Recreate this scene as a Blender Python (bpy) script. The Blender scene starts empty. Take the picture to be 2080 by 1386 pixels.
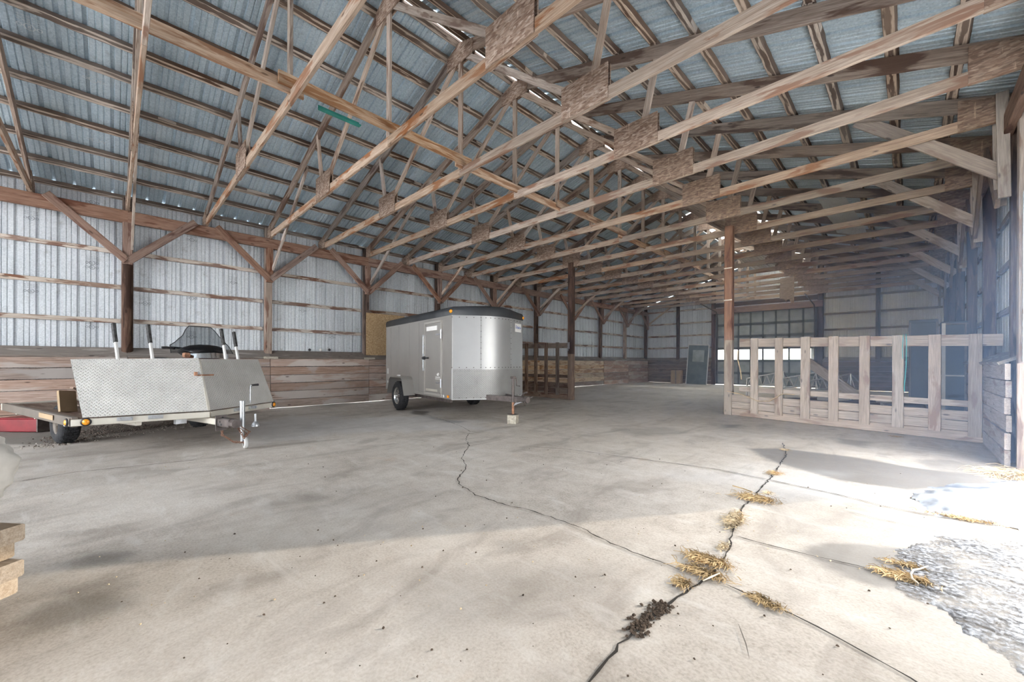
import bpy, math, random
import numpy as np
from mathutils import Vector, Matrix, noise
R = random.Random(7)
V = Vector
sc = bpy.context.scene
COL = sc.collection
PI = math.pi
# ------------------------------------------------------------------ camera
FPX, CXP, Y0P, YAW, CAMH, ROLL = 806.94, 1040.0, 734.364, math.radians(44.8664), 1.17, 0.0038
Fv = V((-math.sin(YAW), math.cos(YAW), 0)); Rv = V((math.cos(YAW), math.sin(YAW), 0)); Uv = V((0, 0, 1))
cd = bpy.data.cameras.new('camera'); cam = bpy.data.objects.new('camera', cd); COL.objects.link(cam)
cd.sensor_width = 36; cd.lens = FPX / 2080 * 36; cd.shift_x = 0; cd.shift_y = (Y0P - 693) / 2080
cd.clip_start = 0.05; cd.clip_end = 500
r_ = (Rv + ROLL * Uv).normalized(); u_ = (Uv - ROLL * Rv).normalized(); b_ = -Fv
cam.matrix_world = Matrix(((r_.x, u_.x, b_.x, 0), (r_.y, u_.y, b_.y, 0), (r_.z, u_.z, b_.z, CAMH), (0, 0, 0, 1)))
sc.camera = cam
# ------------------------------------------------------------------ world, sun, exposure
w = bpy.data.worlds.new('world'); sc.world = w; w.use_nodes = True
bg = w.node_tree.nodes['Background']; bg.inputs[0].default_value = (0.97, 0.985, 1.0, 1); bg.inputs[1].default_value = 2.8
SUN_AZ, SUN_EL = math.radians(32.3), math.radians(17.3)
sd = bpy.data.lights.new('sun', 'SUN'); sd.energy = 0.95; sd.angle = math.radians(0.6); sd.color = (1.0, 0.9, 0.76)
so = bpy.data.objects.new('sun', sd); COL.objects.link(so)
sdir = V((math.sin(SUN_AZ) * math.cos(SUN_EL), math.cos(SUN_AZ) * math.cos(SUN_EL), math.sin(SUN_EL)))
so.rotation_euler = sdir.to_track_quat('Z', 'Y').to_euler(); so.location = (12, 18, 9)
sc.view_settings.view_transform = 'Standard'; sc.view_settings.look = 'None'
sc.view_settings.gamma = 1; sc.view_settings.use_curve_mapping = False
sc.view_settings.exposure = 2.05
try:
    sc.cycles.use_denoising = True; sc.cycles.max_bounces = 16; sc.cycles.diffuse_bounces = 12
    sc.cycles.sample_clamp_indirect = 6
except Exception: pass

def ray(x, y):
    xx, yy = x - CXP, y - Y0P
    a = (xx + ROLL * yy) / FPX; b = -(yy - ROLL * xx) / FPX
    return Fv + a * Rv + b * Uv
def atz(x, y, z=0.0):
    d = ray(x, y); t = (z - CAMH) / d.z; return V((d.x * t, d.y * t, z))
def atX(x, y, X):
    d = ray(x, y); t = X / d.x; return V((X, d.y * t, CAMH + d.z * t))
def atY(x, y, Y):
    d = ray(x, y); t = Y / d.y; return V((d.x * t, Y, CAMH + d.z * t))
def atd(x, y, t):
    d = ray(x, y); return V((d.x * t, d.y * t, CAMH + d.z * t))

# ------------------------------------------------------------------ materials
class NT:
    def __init__(s, name):
        s.m = bpy.data.materials.new(name); s.m.use_nodes = True; s.t = s.m.node_tree; s.n = s.t.nodes
        s.p = s.n['Principled BSDF']
    def a(s, typ, **k):
        o = s.n.new(typ)
        for q, v in k.items(): setattr(o, q, v)
        return o
    def l(s, x, y): s.t.links.new(x, y)
    def math(s, op, a, b=None, c=None):
        o = s.a('ShaderNodeMath', operation=op)
        for i, v in enumerate((a, b, c)):
            if v is None: continue
            if isinstance(v, (int, float)): o.inputs[i].default_value = v
            else: s.l(v, o.inputs[i])
        return o.outputs[0]
    def noise(s, vec, scale, detail=4, rough=0.55, dist=0.0):
        o = s.a('ShaderNodeTexNoise'); o.inputs['Scale'].default_value = scale; o.inputs['Detail'].default_value = detail
        o.inputs['Roughness'].default_value = rough; o.inputs['Distortion'].default_value = dist
        if vec is not None: s.l(vec, o.inputs['Vector'])
        return o.outputs[0]
    def ramp(s, fac, stops, interp='LINEAR'):
        o = s.a('ShaderNodeValToRGB'); r = o.color_ramp; r.interpolation = interp
        while len(r.elements) < len(stops): r.elements.new(0.5)
        for e, (p, c) in zip(r.elements, stops):
            e.position = p; e.color = (c, c, c, 1) if isinstance(c, (int, float)) else (*c, 1)
        s.l(fac, o.inputs[0]); return o.outputs[0]
    def mix(s, fac, a, b, mode='MIX'):
        o = s.a('ShaderNodeMix', data_type='RGBA', blend_type=mode)
        for i, v in ((0, fac), (6, a), (7, b)):
            if isinstance(v, (int, float)): o.inputs[i].default_value = v
            elif isinstance(v, tuple): o.inputs[i].default_value = (*v, 1)
            else: s.l(v, o.inputs[i])
        return o.outputs[2]
    def objvec(s, rand=True, scale=(1, 1, 1)):
        tc = s.a('ShaderNodeTexCoord'); v = tc.outputs['Object']
        if rand:
            oi = s.a('ShaderNodeObjectInfo')
            mu = s.a('ShaderNodeVectorMath', operation='SCALE'); mu.inputs[0].default_value = (37.1, 17.3, 23.7)
            s.l(oi.outputs['Random'], mu.inputs[3])
            ad = s.a('ShaderNodeVectorMath', operation='ADD'); s.l(v, ad.inputs[0]); s.l(mu.outputs[0], ad.inputs[1]); v = ad.outputs[0]
        return s.scale(v, scale)
    def scale(s, v, sca):
        mp = s.a('ShaderNodeMapping'); mp.inputs['Scale'].default_value = sca; s.l(v, mp.inputs['Vector']); return mp.outputs[0]
    def bump(s, h, strength=0.3, dist=0.01):
        o = s.a('ShaderNodeBump'); o.inputs['Strength'].default_value = strength; o.inputs['Distance'].default_value = dist
        s.l(h, o.inputs['Height']); s.l(o.outputs[0], s.p.inputs['Normal'])
    def base(s, c, rough=0.8, metal=0.0, spec=0.3):
        if isinstance(c, tuple): s.p.inputs['Base Color'].default_value = (*c, 1)
        else: s.l(c, s.p.inputs['Base Color'])
        if isinstance(rough, (int, float)): s.p.inputs['Roughness'].default_value = rough
        else: s.l(rough, s.p.inputs['Roughness'])
        s.p.inputs['Metallic'].default_value = metal
        s.p.inputs['Specular IOR Level'].default_value = spec

def plain(name, c, rough=0.6, metal=0.0, spec=0.3, var=0.12, scale=6):
    t = NT(name); v = t.objvec()
    n = t.noise(v, scale, 5)
    k = t.ramp(n, [(0.3, tuple(max(0, q * (1 - var * 1.6)) for q in c)), (0.7, tuple(min(1, q * (1 + var)) for q in c))])
    t.base(k, rough, metal, spec); return t.m

def wood(name, c1, c2, c3, blotch=None, amt=0.5, bscale=(1.6, 9, 9), var=0.25, rough=0.85, core=0.0):
    """grain runs along local X"""
    t = NT(name); v0 = t.objvec()
    g = t.noise(t.scale(v0, (1.4, 26, 26)), 1.6, 6, 0.6, 0.6)
    k = t.ramp(g, [(0.25, c1), (0.5, c2), (0.78, c3)])
    fine = t.noise(t.scale(v0, (3, 110, 110)), 1.5, 3, 0.6)
    k = t.mix(t.ramp(fine, [(0.35, 0.45), (0.6, 0.0)]), k, tuple(q * 0.45 for q in c1))
    if blotch:
        b = t.noise(t.scale(v0, bscale), 1.0, 5, 0.55, 0.4)
        lo = 0.62 - amt * 0.28
        if core:   # bark left along the middle of the board
            tcc = t.a('ShaderNodeTexCoord'); sx = t.a('ShaderNodeSeparateXYZ'); t.l(tcc.outputs['Object'], sx.inputs[0])
            ay = t.math('ABSOLUTE', t.math('ADD', sx.outputs[1], t.math('MULTIPLY', t.math('SUBTRACT', t.noise(v0, 2.2, 2), 0.5), 0.05)))
            b = t.math('SUBTRACT', t.math('ADD', b, core), t.math('MULTIPLY', ay, core * 2.4 / 0.06))
            ey = t.math('MULTIPLY', t.math('GREATER_THAN', t.math('ABSOLUTE', sx.outputs[1]), 0.046), core * 3.4)
            b = t.math('ADD', b, ey)
        k = t.mix(t.ramp(b, [(lo, 0.0), (lo + 0.07, 0.92)]), k, blotch)
    big = t.noise(v0, 0.9, 3)
    k = t.mix(t.ramp(big, [(0.3, 0.45), (0.65, 0.0)]), k, tuple(q * 0.62 for q in c2))
    kv = t.a('ShaderNodeTexVoronoi'); kv.inputs['Scale'].default_value = 1.0; t.l(t.scale(v0, (2.6, 8, 8)), kv.inputs['Vector'])
    k = t.mix(t.ramp(kv.outputs['Distance'], [(0.07, 0.85), (0.13, 0.0)]), k, tuple(q * 0.35 for q in c1))
    oi = t.a('ShaderNodeObjectInfo')
    hsv = t.a('ShaderNodeHueSaturation')
    t.l(t.math('MULTIPLY_ADD', oi.outputs['Random'], var * 2, 1 - var), hsv.inputs['Value']); t.l(k, hsv.inputs['Color'])
    t.l(t.math('MULTIPLY_ADD', t.math('FRACT', t.math('MULTIPLY', oi.outputs['Random'], 7.31)), 0.5, 0.75), hsv.inputs['Saturation'])
    t.base(hsv.outputs[0], rough, 0, 0.2); t.bump(g, 0.35, 0.004); return t.m

def metal_sheet(name, c1, c2, rough=0.48, metal=0.55, dirt=(0.16, 0.15, 0.14)):
    t = NT(name); v = t.objvec()
    vo = t.a('ShaderNodeTexVoronoi'); vo.inputs['Scale'].default_value = 60; t.l(v, vo.inputs['Vector'])
    sp = t.math('MULTIPLY', vo.outputs['Color'], 1.0)
    big = t.noise(t.scale(v, (0.5, 2.5, 2.5)), 1.2, 5)
    f = t.math('ADD', t.math('MULTIPLY', sp, 0.4), t.math('MULTIPLY', big, 0.75))
    k = t.ramp(f, [(0.35, c1), (0.8, c2)])
    sm = t.noise(v, 5.0, 6, 0.65)
    k = t.mix(t.ramp(sm, [(0.60, 0.0), (0.74, 0.4)]), k, dirt)
    oi = t.a('ShaderNodeObjectInfo'); hsv = t.a('ShaderNodeHueSaturation')
    t.l(t.math('MULTIPLY_ADD', oi.outputs['Random'], 0.16, 0.92), hsv.inputs['Value']); t.l(k, hsv.inputs['Color'])
    t.base(hsv.outputs[0], t.math('MULTIPLY_ADD', sm, 0.2, rough - 0.1), metal, 0.4); return t.m

def tread_plate(name, cell=0.03, c=(0.62, 0.62, 0.6), rough=0.42, metal=0.75, axes=(0, 1)):
    t = NT(name); tc = t.a('ShaderNodeTexCoord'); sx = t.a('ShaderNodeSeparateXYZ'); t.l(tc.outputs['Object'], sx.inputs[0])
    u, v = sx.outputs[axes[0]], sx.outputs[axes[1]]
    a = t.math('MULTIPLY', t.math('ADD', u, v), 0.7071 / cell); b = t.math('MULTIPLY', t.math('SUBTRACT', u, v), 0.7071 / cell)
    fa = t.math('SUBTRACT', t.math('FRACT', a), 0.5); fb = t.math('SUBTRACT', t.math('FRACT', b), 0.5)
    par = t.math('MODULO', t.math('ABSOLUTE', t.math('ADD', t.math('FLOOR', a), t.math('FLOOR', b))), 2.0)
    def ell(p, q): return t.math('ADD', t.math('POWER', t.math('ABSOLUTE', t.math('DIVIDE', p, 0.44)), 2.0), t.math('POWER', t.math('ABSOLUTE', t.math('DIVIDE', q, 0.15)), 2.0))
    e1, e2 = ell(fa, fb), ell(fb, fa)
    e = t.math('ADD', t.math('MULTIPLY', e1, par), t.math('MULTIPLY', e2, t.math('SUBTRACT', 1.0, par)))
    h = t.math('MAXIMUM', t.math('SUBTRACT', 1.0, e), 0.0)
    n = t.noise(tc.outputs['Object'], 4, 6, 0.6)
    k = t.ramp(n, [(0.3, tuple(q * 0.86 for q in c)), (0.7, tuple(min(1, q * 1.1) for q in c))])
    t.base(k, t.math('MULTIPLY_ADD', n, 0.25, rough - 0.1), metal, 0.5); 
    hs = t.ramp(h, [(0.0, 0.0), (0.35, 1.0)])
    k = t.mix(t.math('MULTIPLY', hs, 0.55), k, tuple(min(1, q * 1.5) for q in c))
    t.l(k, t.p.inputs['Base Color']); t.bump(h, 1.0, 0.012); return t.m

def osb(name, c1, c2, c3):
    t = NT(name); v = t.objvec()
    n = t.noise(v, 3.0, 3)
    vv = t.a('ShaderNodeVectorMath', operation='ADD'); t.l(v, vv.inputs[0])
    vo = t.a('ShaderNodeTexVoronoi'); vo.inputs['Scale'].default_value = 38; vo.inputs['Randomness'].default_value = 1
    t.l(t.scale(v, (0.5, 1.6, 1.6)), vo.inputs['Vector'])
    k = t.ramp(vo.outputs['Color'], [(0.15, c1), (0.5, c2), (0.9, c3)])
    dr = t.noise(t.scale(v, (26, 3.2, 26)), 1.0, 3)
    k = t.mix(t.ramp(dr, [(0.64, 0.0), (0.7, 0.45)]), k, tuple(min(1, q * 1.7) for q in c3))
    g = t.noise(t.scale(v, (8, 40, 40)), 1.5, 5)
    k = t.mix(t.ramp(g, [(0.35, 0.55), (0.6, 0.0)]), k, tuple(q * 0.5 for q in c1))
    t.base(k, 0.85, 0, 0.2); t.bump(vo.outputs['Distance'], 0.3, 0.004); return t.m

M = {}
M['truss'] = wood('truss_timber', (0.18, 0.125, 0.1), (0.38, 0.305, 0.26), (0.57, 0.49, 0.43), (0.1, 0.055, 0.04), 0.38, (1.2, 7, 7), var=0.24)
M['web'] = wood('web_timber', (0.27, 0.2, 0.155), (0.48, 0.39, 0.33), (0.64, 0.56, 0.49), (0.14, 0.075, 0.05), 0.22, var=0.2)
M['chord'] = wood('chord_timber', (0.25, 0.17, 0.125), (0.48, 0.375, 0.3), (0.66, 0.56, 0.48), (0.24, 0.11, 0.06), 0.3, var=0.2)
M['beam'] = wood('red_brown_timber', (0.17, 0.095, 0.07), (0.31, 0.2, 0.155), (0.43, 0.31, 0.255), (0.12, 0.055, 0.04), 0.3, var=0.12)
M['post'] = wood('dark_post_timber', (0.055, 0.032, 0.026), (0.12, 0.075, 0.058), (0.26, 0.19, 0.15), (0.03, 0.018, 0.015), 0.4, var=0.25)
M['postpale'] = wood('weathered_post_timber', (0.2, 0.15, 0.12), (0.36, 0.28, 0.23), (0.48, 0.4, 0.34), (0.16, 0.08, 0.055), 0.3)
M['purlin'] = wood('waney_purlin_timber', (0.42, 0.33, 0.27), (0.64, 0.54, 0.46), (0.8, 0.71, 0.63), (0.06, 0.03, 0.02), 0.42, (2.0, 16, 16), 0.14, 0.85, 0.16)
M['girt'] = wood('wall_girt_timber', (0.36, 0.29, 0.24), (0.58, 0.5, 0.43), (0.72, 0.65, 0.58), (0.15, 0.065, 0.04), 0.52, (2.4, 10, 10), 0.1)
M['runner'] = wood('peeled_runner_timber', (0.42, 0.25, 0.15), (0.62, 0.46, 0.34), (0.76, 0.64, 0.53), (0.26, 0.12, 0.06), 0.5, (1.6, 14, 14), 0.1)
M['fence'] = wood('grey_fence_timber', (0.3, 0.255, 0.23), (0.49, 0.435, 0.4), (0.63, 0.58, 0.55), (0.27, 0.2, 0.165), 0.22, (1.6, 7, 7), 0.1)
M['gate'] = wood('brown_gate_timber', (0.14, 0.095, 0.075), (0.25, 0.19, 0.155), (0.36, 0.29, 0.245), (0.1, 0.06, 0.045), 0.35, var=0.18)
M['plank'] = wood('stall_wall_plank', (0.2, 0.125, 0.095), (0.44, 0.325, 0.27), (0.62, 0.51, 0.445), (0.47, 0.42, 0.39), 0.4, (1.0, 4, 4), 0.24)
M['plankpale'] = wood('pale_stall_plank', (0.36, 0.23, 0.13), (0.62, 0.48, 0.34), (0.78, 0.67, 0.54), (0.24, 0.12, 0.06), 0.34, (1.8, 8, 8), 0.16)
M['cap'] = wood('grey_cap_board', (0.16, 0.135, 0.12), (0.25, 0.22, 0.2), (0.34, 0.31, 0.285), (0.4, 0.37, 0.34), 0.2, var=0.14)
M['gusset'] = osb('plywood_gusset', (0.21, 0.135, 0.1), (0.34, 0.245, 0.19), (0.48, 0.38, 0.315))
M['osb'] = osb('osb_board', (0.36, 0.23, 0.12), (0.52, 0.36, 0.2), (0.64, 0.48, 0.3))
M['scrap'] = osb('weathered_osb', (0.42, 0.34, 0.28), (0.55, 0.46, 0.4), (0.62, 0.54, 0.48))
M['wallmetal'] = metal_sheet('galvanised_wall_sheet', (0.46, 0.49, 0.525), (0.66, 0.69, 0.725), 0.5, 0.25)
M['roofmetal'] = metal_sheet('galvanised_roof_sheet', (0.4, 0.51, 0.6), (0.64, 0.75, 0.83), 0.42, 0.35, (0.2, 0.24, 0.28))
M['tread'] = tread_plate('aluminium_tread_plate', 0.028, (0.56, 0.55, 0.53), 0.5, 0.25, (1, 2))
M['tread2'] = tread_plate('stone_guard_plate', 0.03, (0.3, 0.3, 0.297), 0.42, 0.35, (1, 2))
M['alu'] = plain('brushed_aluminium', (0.36, 0.365, 0.37), 0.38, 0.4, 0.5, 0.04, 2)
M['aluframe'] = plain('cream_aluminium', (0.63, 0.6, 0.53), 0.45, 0.3, 0.4, 0.08, 3)
M['bronze'] = plain('dull_bronze_aluminium', (0.15, 0.128, 0.108), 0.5, 0.3, 0.4, 0.12, 3)
M['doortrim'] = plain('dull_door_trim', (0.47, 0.45, 0.42), 0.4, 0.3, 0.4, 0.05)
M['sleeve'] = plain('scuffed_foam_sleeve', (0.06, 0.06, 0.06), 0.7, 0, 0.2, 0.5, 30)
M['silver'] = plain('silver_trailer_skin', (0.36, 0.345, 0.325), 0.4, 0.45, 0.4, 0.05, 1.5)
M['chrome'] = plain('chrome', (0.75, 0.75, 0.75), 0.18, 1.0, 0.5, 0.05)
M['zinc'] = plain('zinc_steel', (0.55, 0.57, 0.6), 0.35, 0.8, 0.5, 0.12, 20)
M['black'] = plain('black_plastic', (0.025, 0.025, 0.028), 0.45, 0, 0.4, 0.2)
M['roofcap'] = plain('black_trailer_roof', (0.032, 0.035, 0.04), 0.5, 0, 0.4, 0.2, 3)
M['rubber'] = plain('tyre_rubber', (0.028, 0.029, 0.033), 0.75, 0, 0.3, 0.35, 30)
M['darksteel'] = plain('dark_grey_steel', (0.13, 0.11, 0.105), 0.55, 0.5, 0.4, 0.25, 12)
M['rust'] = plain('rusty_steel', (0.36, 0.19, 0.12), 0.75, 0.2, 0.3, 0.35, 25)
M['chain'] = plain('rusted_chain', (0.3, 0.17, 0.12), 0.6, 0.5, 0.4, 0.4, 40)
M['amber'] = plain('amber_lens', (0.85, 0.33, 0.02), 0.25, 0, 0.6, 0.1)
M['white'] = plain('white_paint', (0.8, 0.79, 0.77), 0.55, 0, 0.3, 0.06)
M['greyplastic'] = plain('grey_white_plastic', (0.6, 0.6, 0.59), 0.5, 0, 0.3, 0.06)
M['blue'] = plain('blue_print', (0.08, 0.17, 0.5), 0.5)
M['red'] = plain('red_painted_steel', (0.2, 0.015, 0.022), 0.4, 0, 0.4, 0.2, 4)
M['concrete_block'] = plain('concrete_block', (0.42, 0.39, 0.33), 0.95, 0, 0.1, 0.2, 30)
M['ink'] = plain('stamp_ink', (0.2, 0.215, 0.24), 0.6)
M['inkpale'] = plain('pale_stamp_ink', (0.66, 0.71, 0.75), 0.6)
M['crack'] = plain('crack_shadow', (0.045, 0.04, 0.036), 1.0)
M['joint'] = plain('joint_dirt', (0.15, 0.135, 0.12), 1.0)
M['straw'] = plain('dry_grass', (0.5, 0.36, 0.19), 0.8, 0, 0.2, 0.4, 8)
M['strawpale'] = plain('pale_dry_grass', (0.62, 0.5, 0.33), 0.8, 0, 0.2, 0.35, 8)
M['soil'] = plain('dark_soil', (0.1, 0.075, 0.058), 0.95, 0, 0.1, 0.4, 30)
M['teal'] = plain('teal_plastic', (0.03, 0.2, 0.17), 0.45)
M['rope'] = plain('turquoise_rope', (0.1, 0.55, 0.6), 0.7)
M['twig'] = plain('peeled_stick', (0.7, 0.62, 0.5), 0.8)
M['cabinet'] = plain('dark_cabinet_steel', (0.012, 0.015, 0.022), 0.45, 0.1, 0.4, 0.15)
M['dooraged'] = plain('dull_grey_door_paint', (0.13, 0.15, 0.155), 0.7, 0, 0.3, 0.2, 3)
M['doorpanel'] = plain('aged_door_panel', (0.33, 0.36, 0.36), 0.75, 0, 0.3, 0.2, 3)
M['doorframe'] = plain('aged_door_frame', (0.1, 0.1, 0.1), 0.75, 0, 0.3, 0.2, 4)
M['cardboard'] = plain('cardboard', (0.38, 0.28, 0.18), 0.85, 0, 0.2, 0.12, 3)
M['gravel'] = plain('gravel_dirt', (0.17, 0.14, 0.12), 0.95, 0, 0.1, 0.45, 55)
M['pebble'] = plain('pebble', (0.4, 0.36, 0.32), 0.9, 0, 0.2, 0.3, 5)
M['cloth'] = plain('off_white_tarp', (0.56, 0.54, 0.5), 0.8, 0, 0.2, 0.14, 6)
M['newwood'] = wood('pale_sawn_board', (0.36, 0.27, 0.19), (0.48, 0.39, 0.3), (0.57, 0.48, 0.39), None)
M['upholstery'] = plain('black_vinyl', (0.02, 0.02, 0.022), 0.5, 0, 0.4, 0.2)
M['snowmobile'] = plain('dark_red_hood', (0.09, 0.02, 0.02), 0.35, 0, 0.5, 0.2)
t = NT('snow'); v = t.objvec(False); n = t.noise(v, 2.2, 6, 0.6); t.base(t.ramp(n, [(0.36, (0.16, 0.18, 0.22)), (0.6, (0.44, 0.46, 0.49))]), 0.6, 0, 0.4); t.bump(n, 0.4, 0.04); M['snow'] = t.m
t = NT('snow_field'); v = t.objvec(False); t.base(t.ramp(t.noise(v, .6, 5), [(0.3, (0.86, 0.88, 0.9)), (0.6, (0.93, 0.935, 0.94))]), 0.7); M['field'] = t.m
t = NT('thin_ice'); v = t.objvec(False); n = t.noise(v, 9, 6, 0.65); n2 = t.noise(v, 46, 3, 0.6)
f = t.math('ADD', t.math('MULTIPLY', n, 0.6), t.math('MULTIPLY', n2, 0.5))
t.base(t.ramp(f, [(0.44, (0.1, 0.1, 0.105)), (0.54, (0.2, 0.205, 0.22)), (0.68, (0.42, 0.44, 0.47))]), t.ramp(n2, [(0.4, 0.25), (0.6, 0.6)]), 0, 0.5); t.bump(n2, 0.5, 0.01)
ng = t.noise(v, 3.0, 6, 0.7); tr = t.a('ShaderNodeBsdfTransparent'); mx = t.a('ShaderNodeMixShader')
t.l(t.ramp(t.math('ADD', t.math('MULTIPLY', ng, 0.6), t.math('MULTIPLY', n2, 0.4)), [(0.42, 0.0), (0.56, 1.0)]), mx.inputs[0]); t.l(tr.outputs[0], mx.inputs[1]); t.l(t.p.outputs[0], mx.inputs[2]); t.l(mx.outputs[0], t.n['Material Output'].inputs[0]); M['ice'] = t.m
t = NT('smoked_windshield')
t.base((0.02, 0.02, 0.022), 0.1, 0, 0.5); tr = t.a('ShaderNodeBsdfTransparent'); tr.inputs[0].default_value = (0.55, 0.57, 0.58, 1)
mx = t.a('ShaderNodeMixShader'); mx.inputs[0].default_value = 0.3; t.l(tr.outputs[0], mx.inputs[1]); t.l(t.p.outputs[0], mx.inputs[2]); t.l(mx.outputs[0], t.n['Material Output'].inputs[0]); M['smoked'] = t.m
t = NT('window_glass')
t.base((0.8, 0.85, 0.88), 0.08, 0, 0.5); tr = t.a('ShaderNodeBsdfTransparent'); tr.inputs[0].default_value = (0.93, 0.96, 0.97, 1)
mx = t.a('ShaderNodeMixShader'); mx.inputs[0].default_value = 0.12; t.l(tr.outputs[0], mx.inputs[1]); t.l(t.p.outputs[0], mx.inputs[2]); t.l(mx.outputs[0], t.n['Material Output'].inputs[0]); M['glass'] = t.m
t = NT('ridge_fibreglass'); t.base((0.85, 0.88, 0.9), 0.6)
tl_ = t.a('ShaderNodeBsdfTranslucent'); tl_.inputs[0].default_value = (0.86, 0.9, 0.92, 1)
mx = t.a('ShaderNodeMixShader'); mx.inputs[0].default_value = 0.25; t.l(tl_.outputs[0], mx.inputs[1]); t.l(t.p.outputs[0], mx.inputs[2]); t.l(mx.outputs[0], t.n['Material Output'].inputs[0]); M['fibreglass'] = t.m
# peeling white paint over grey wood
t = NT('peeling_white_board'); v = t.objvec(); n = t.noise(t.scale(v, (1, 3, 3)), 2.6, 5, 0.6)
t.base(t.mix(t.ramp(n, [(0.36, 0.0), (0.4, 1.0)]), (0.3, 0.22, 0.2), (0.55, 0.57, 0.59)), 0.7); t.bump(n, 0.3, 0.01); M['peeling'] = t.m
# concrete floor
t = NT('old_concrete'); v = t.objvec(False)
at = t.a('ShaderNodeAttribute'); at.attribute_name = 'stain_shade'; sep = t.a('ShaderNodeSeparateColor'); t.l(at.outputs['Color'], sep.inputs[0])
n1 = t.noise(v, 0.55, 6, 0.6); n2 = t.noise(v, 5.5, 7, 0.65); n3 = t.noise(v, 70, 3, 0.6)
n4 = t.noise(t.scale(v, (2.2, 0.9, 1)), 1.1, 6, 0.62, 0.7)
f = t.math('ADD', t.math('ADD', t.math('MULTIPLY', n1, 0.5), t.math('MULTIPLY', n2, 0.32)), t.math('MULTIPLY', n3, 0.42))
k = t.ramp(t.math('SUBTRACT', f, 0.08), [(0.36, (0.33, 0.29, 0.25)), (0.52, (0.5, 0.455, 0.405)), (0.7, (0.64, 0.6, 0.555))])
k = t.mix(t.ramp(n4, [(0.5, 0.0), (0.66, 0.55)]), k, (0.28, 0.245, 0.215))
n5 = t.noise(t.scale(v, (1.0, 3.0, 1)), 1.7, 7, 0.68, 0.5)
k = t.mix(t.ramp(n5, [(0.54, 0.0), (0.7, 0.5)]), k, (0.68, 0.66, 0.63))
k = t.mix(t.ramp(t.noise(v, 1.9, 5, 0.6), [(0.64, 0.0), (0.74, 0.28)]), k, (0.46, 0.31, 0.2))
k = t.mix(t.ramp(n3, [(0.66, 0.0), (0.72, 0.45)]), k, (0.16, 0.145, 0.13))
k = t.mix(sep.outputs[0], k, (0.17, 0.155, 0.14))                      # dark stains and a painted soft shadow band (red channel)
k = t.mix(t.math('MULTIPLY', sep.outputs[1], 0.92), k, (0.185, 0.175, 0.165))   # damp patches, also darkening of the over-lit doorway floor (green)
k = t.mix(t.math('MULTIPLY', sep.outputs[2], 0.5), k, (0.62, 0.63, 0.66))  # pale dusty wear (blue)
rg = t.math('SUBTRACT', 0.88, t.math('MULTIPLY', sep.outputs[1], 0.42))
t.base(k, rg, 0, 0.3); t.bump(t.math('ADD', t.math('MULTIPLY', n3, 0.6), n2), 0.25, 0.01); M['floor'] = t.m

# ------------------------------------------------------------------ mesh helpers
MW = {}
def link(name, data, mat=None, parent=None, mw=None):
    o = bpy.data.objects.new(name, data); COL.objects.link(o)
    mw = mw or Matrix()
    if parent is not None:
        o.parent = parent; o.matrix_basis = MW[parent.name].inverted() @ mw
    else: o.matrix_basis = mw
    MW[o.name] = mw.copy()
    if mat is not None and data is not None and len(data.materials) == 0: data.materials.append(mat)
    return o
def tag(o, label=None, cat=None, group=None, kind=None):
    if label: o['label'] = label
    if cat: o['category'] = cat
    if group: o['group'] = group
    if kind: o['kind'] = kind
    return o
def empty(name, mw=None):
    o = link(name, None, None, None, mw or Matrix()); o.empty_display_size = 0.1; return o
def T(*p): return Matrix.Translation(V(p) if len(p) == 3 else p[0])
def RZ(a): return Matrix.Rotation(a, 4, 'Z')
def frame(p, x, up=V((0, 0, 1))):
    x = V(x).normalized(); up = V(up)
    z = up - x * up.dot(x)
    if z.length < 1e-5: z = V((1, 0, 0)) - x * x.x
    z.normalize(); y = z.cross(x)
    return Matrix(((x.x, y.x, z.x, p[0]), (x.y, y.y, z.y, p[1]), (x.z, y.z, z.z, p[2]), (0, 0, 0, 1)))

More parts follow.
